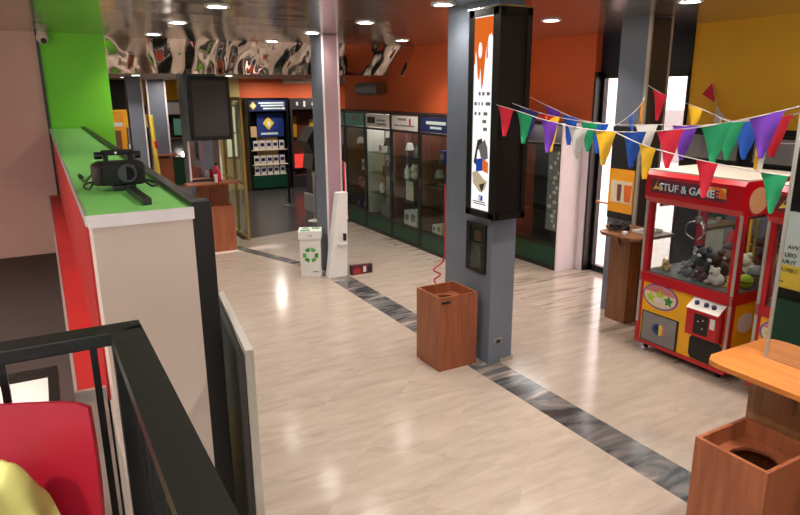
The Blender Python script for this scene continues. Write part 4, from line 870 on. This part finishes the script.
# far-left corner
t = thing('display_cabinet', 'black display cabinet with green base in front of the far yellow wall', 'display cabinet', (3.6, 20.2, 0))
MB().box(3.22, 20, 0, 3.28, 20.45, 2.52).box(3.94, 20, 0, 4.0, 20.45, 2.52).box(3.28, 20, 2.46, 3.94, 20.45, 2.52).box(3.28, 20.4, .8, 3.94, 20.45, 2.46).box(3.28, 20, .8, 3.94, 20.4, .86).build('frame', 'black', t)
B(3.28, 20.0, .04, 3.94, 20.06, .8).build('base_panel', 'casegreen', t); B(3.28, 19.99, 2.12, 3.94, 20.02, 2.46).build('sign', 'p_grey', t); B(3.28, 20.1, 1.4, 3.94, 20.39, 1.42).build('shelf', 'p_brown', t); B(3.5, 20.2, 1.5, 3.8, 20.25, 2.0).build('map_print', 'p_teal', t)
MB().ball((3.68, 20.1, .94), .07, 12).build('lamp_globe', 'lamp', t, True); B(3.45, 20.1, .87, 3.55, 20.2, 1.0).build('carton', 'p_white', t)
t = thing('wooden_kiosk', 'small reddish kiosk against the far grey pillar', 'kiosk', (2.95, 19.0, 0)); B(2.72, 18.8, 0, 3.14, 19.2, .95).build('body', 'wood', t); B(2.68, 18.75, 1.02, 3.3, 19.2, 1.05).build('desktop', 'wood', t); B(2.8, 19.1, .95, 3.1, 19.2, 1.02).build('support_panel', 'wooddark', t)
t = thing('barrier_pole', 'yellow pole with a red band in front of the far pillar', 'pole', (2.02, 14.3, 0)); MB().cyl((2.1, 14.3, .03), (2.03, 14.3, 2.28), .045, n=16).build('pole', 'p_yellow', t, True); MB().cyl((2.064, 14.3, 1.6), (2.058, 14.3, 1.75), .048, n=16).build('red_band', 'f_red', t, True); MB().cyl((2.1, 14.3, 0), (2.1, 14.3, .03), .16).build('base', 'black', t)
t = thing('vending_machine', 'yellow vending machine beside the green wall at far left', 'vending machine', (1.7, 18.3, 0)); B(1.52, 18, 0, 1.9, 18.6, 2.25, .01).build('body', 'f_orange', t); B(1.56, 17.99, 1.9, 1.86, 18.0, 2.0).build('panel_print', 'p_white', t); B(1.6, 17.985, 1.2, 1.8, 18.0, 1.8).build('window', 'p_brown', t)
tag(B(1.5, 18.9, 2.3, 2.44, 19.4, 3.08).build('ceiling_box', 'blackmatte'), 'black boxed panel hanging above the yellow vending machine', 'panel')
t = thing('display_cabinet', 'dark narrow display cabinet against the yellow wall between far pillars', 'display cabinet', (2.95, 21.8, 0)); MB().box(2.78, 21.6, 0, 3.2, 21.98, 2.35).build('body', 'black', t); B(2.85, 21.59, 1.7, 3.1, 21.6, 2.1).build('print', 'p_tan', t)
t = thing('white_fence', 'small white box stack beside the yellow vending machine', 'boxes', (2.0, 17.4, 0)); B(1.86, 17.2, 0, 2.05, 17.5, 1.5).build('lower_box', 'p_white', t); B(1.88, 17.22, 1.5, 2.03, 17.48, 1.9).build('upper_box', 'p_grey', t)

# ------------------------------------------------------------------ world, sun, camera
w = bpy.data.worlds.new('sky'); bpy.context.scene.world = w; w.use_nodes = True
bg = w.node_tree.nodes['Background']; bg.inputs[0].default_value = (1, .95, .91, 1); bg.inputs[1].default_value = 7
sl = bpy.data.lights.new('sun', 'SUN'); sl.energy = 6; sl.angle = R(2); sl.color = (1, .94, .9)
so = bpy.data.objects.new('sun', sl); C.objects.link(so); so.rotation_euler = Vector((.62, .1, -.78)).to_track_quat('-Z', 'Y').to_euler()

cam = bpy.data.cameras.new('camera'); co = bpy.data.objects.new('camera', cam); C.objects.link(co)
cam.sensor_width = 36; cam.lens = 633/800*36; cam.clip_start = .05; cam.clip_end = 200
p, y, r = R(14.6), R(29.05), R(-.36)
f = Vector((math.sin(y)*math.cos(p), math.cos(y)*math.cos(p), -math.sin(p))); rt = Vector((math.cos(y), -math.sin(y), 0)); up = rt.cross(f)
r2 = rt*math.cos(r)+up*math.sin(r); u2 = up*math.cos(r)-rt*math.sin(r)
co.matrix_world = Matrix(((r2.x, u2.x, -f.x, 0), (r2.y, u2.y, -f.y, 0), (r2.z, u2.z, -f.z, 2.7), (0, 0, 0, 1)))
sc = bpy.context.scene; sc.camera = co
sc.view_settings.view_transform = 'Standard'; sc.view_settings.look = 'None'; sc.view_settings.gamma = 1; sc.view_settings.use_curve_mapping = False
sc.view_settings.exposure = -.15
sc.cycles.max_bounces = 8; sc.cycles.transparent_max_bounces = 16; sc.cycles.sample_clamp_indirect = 6
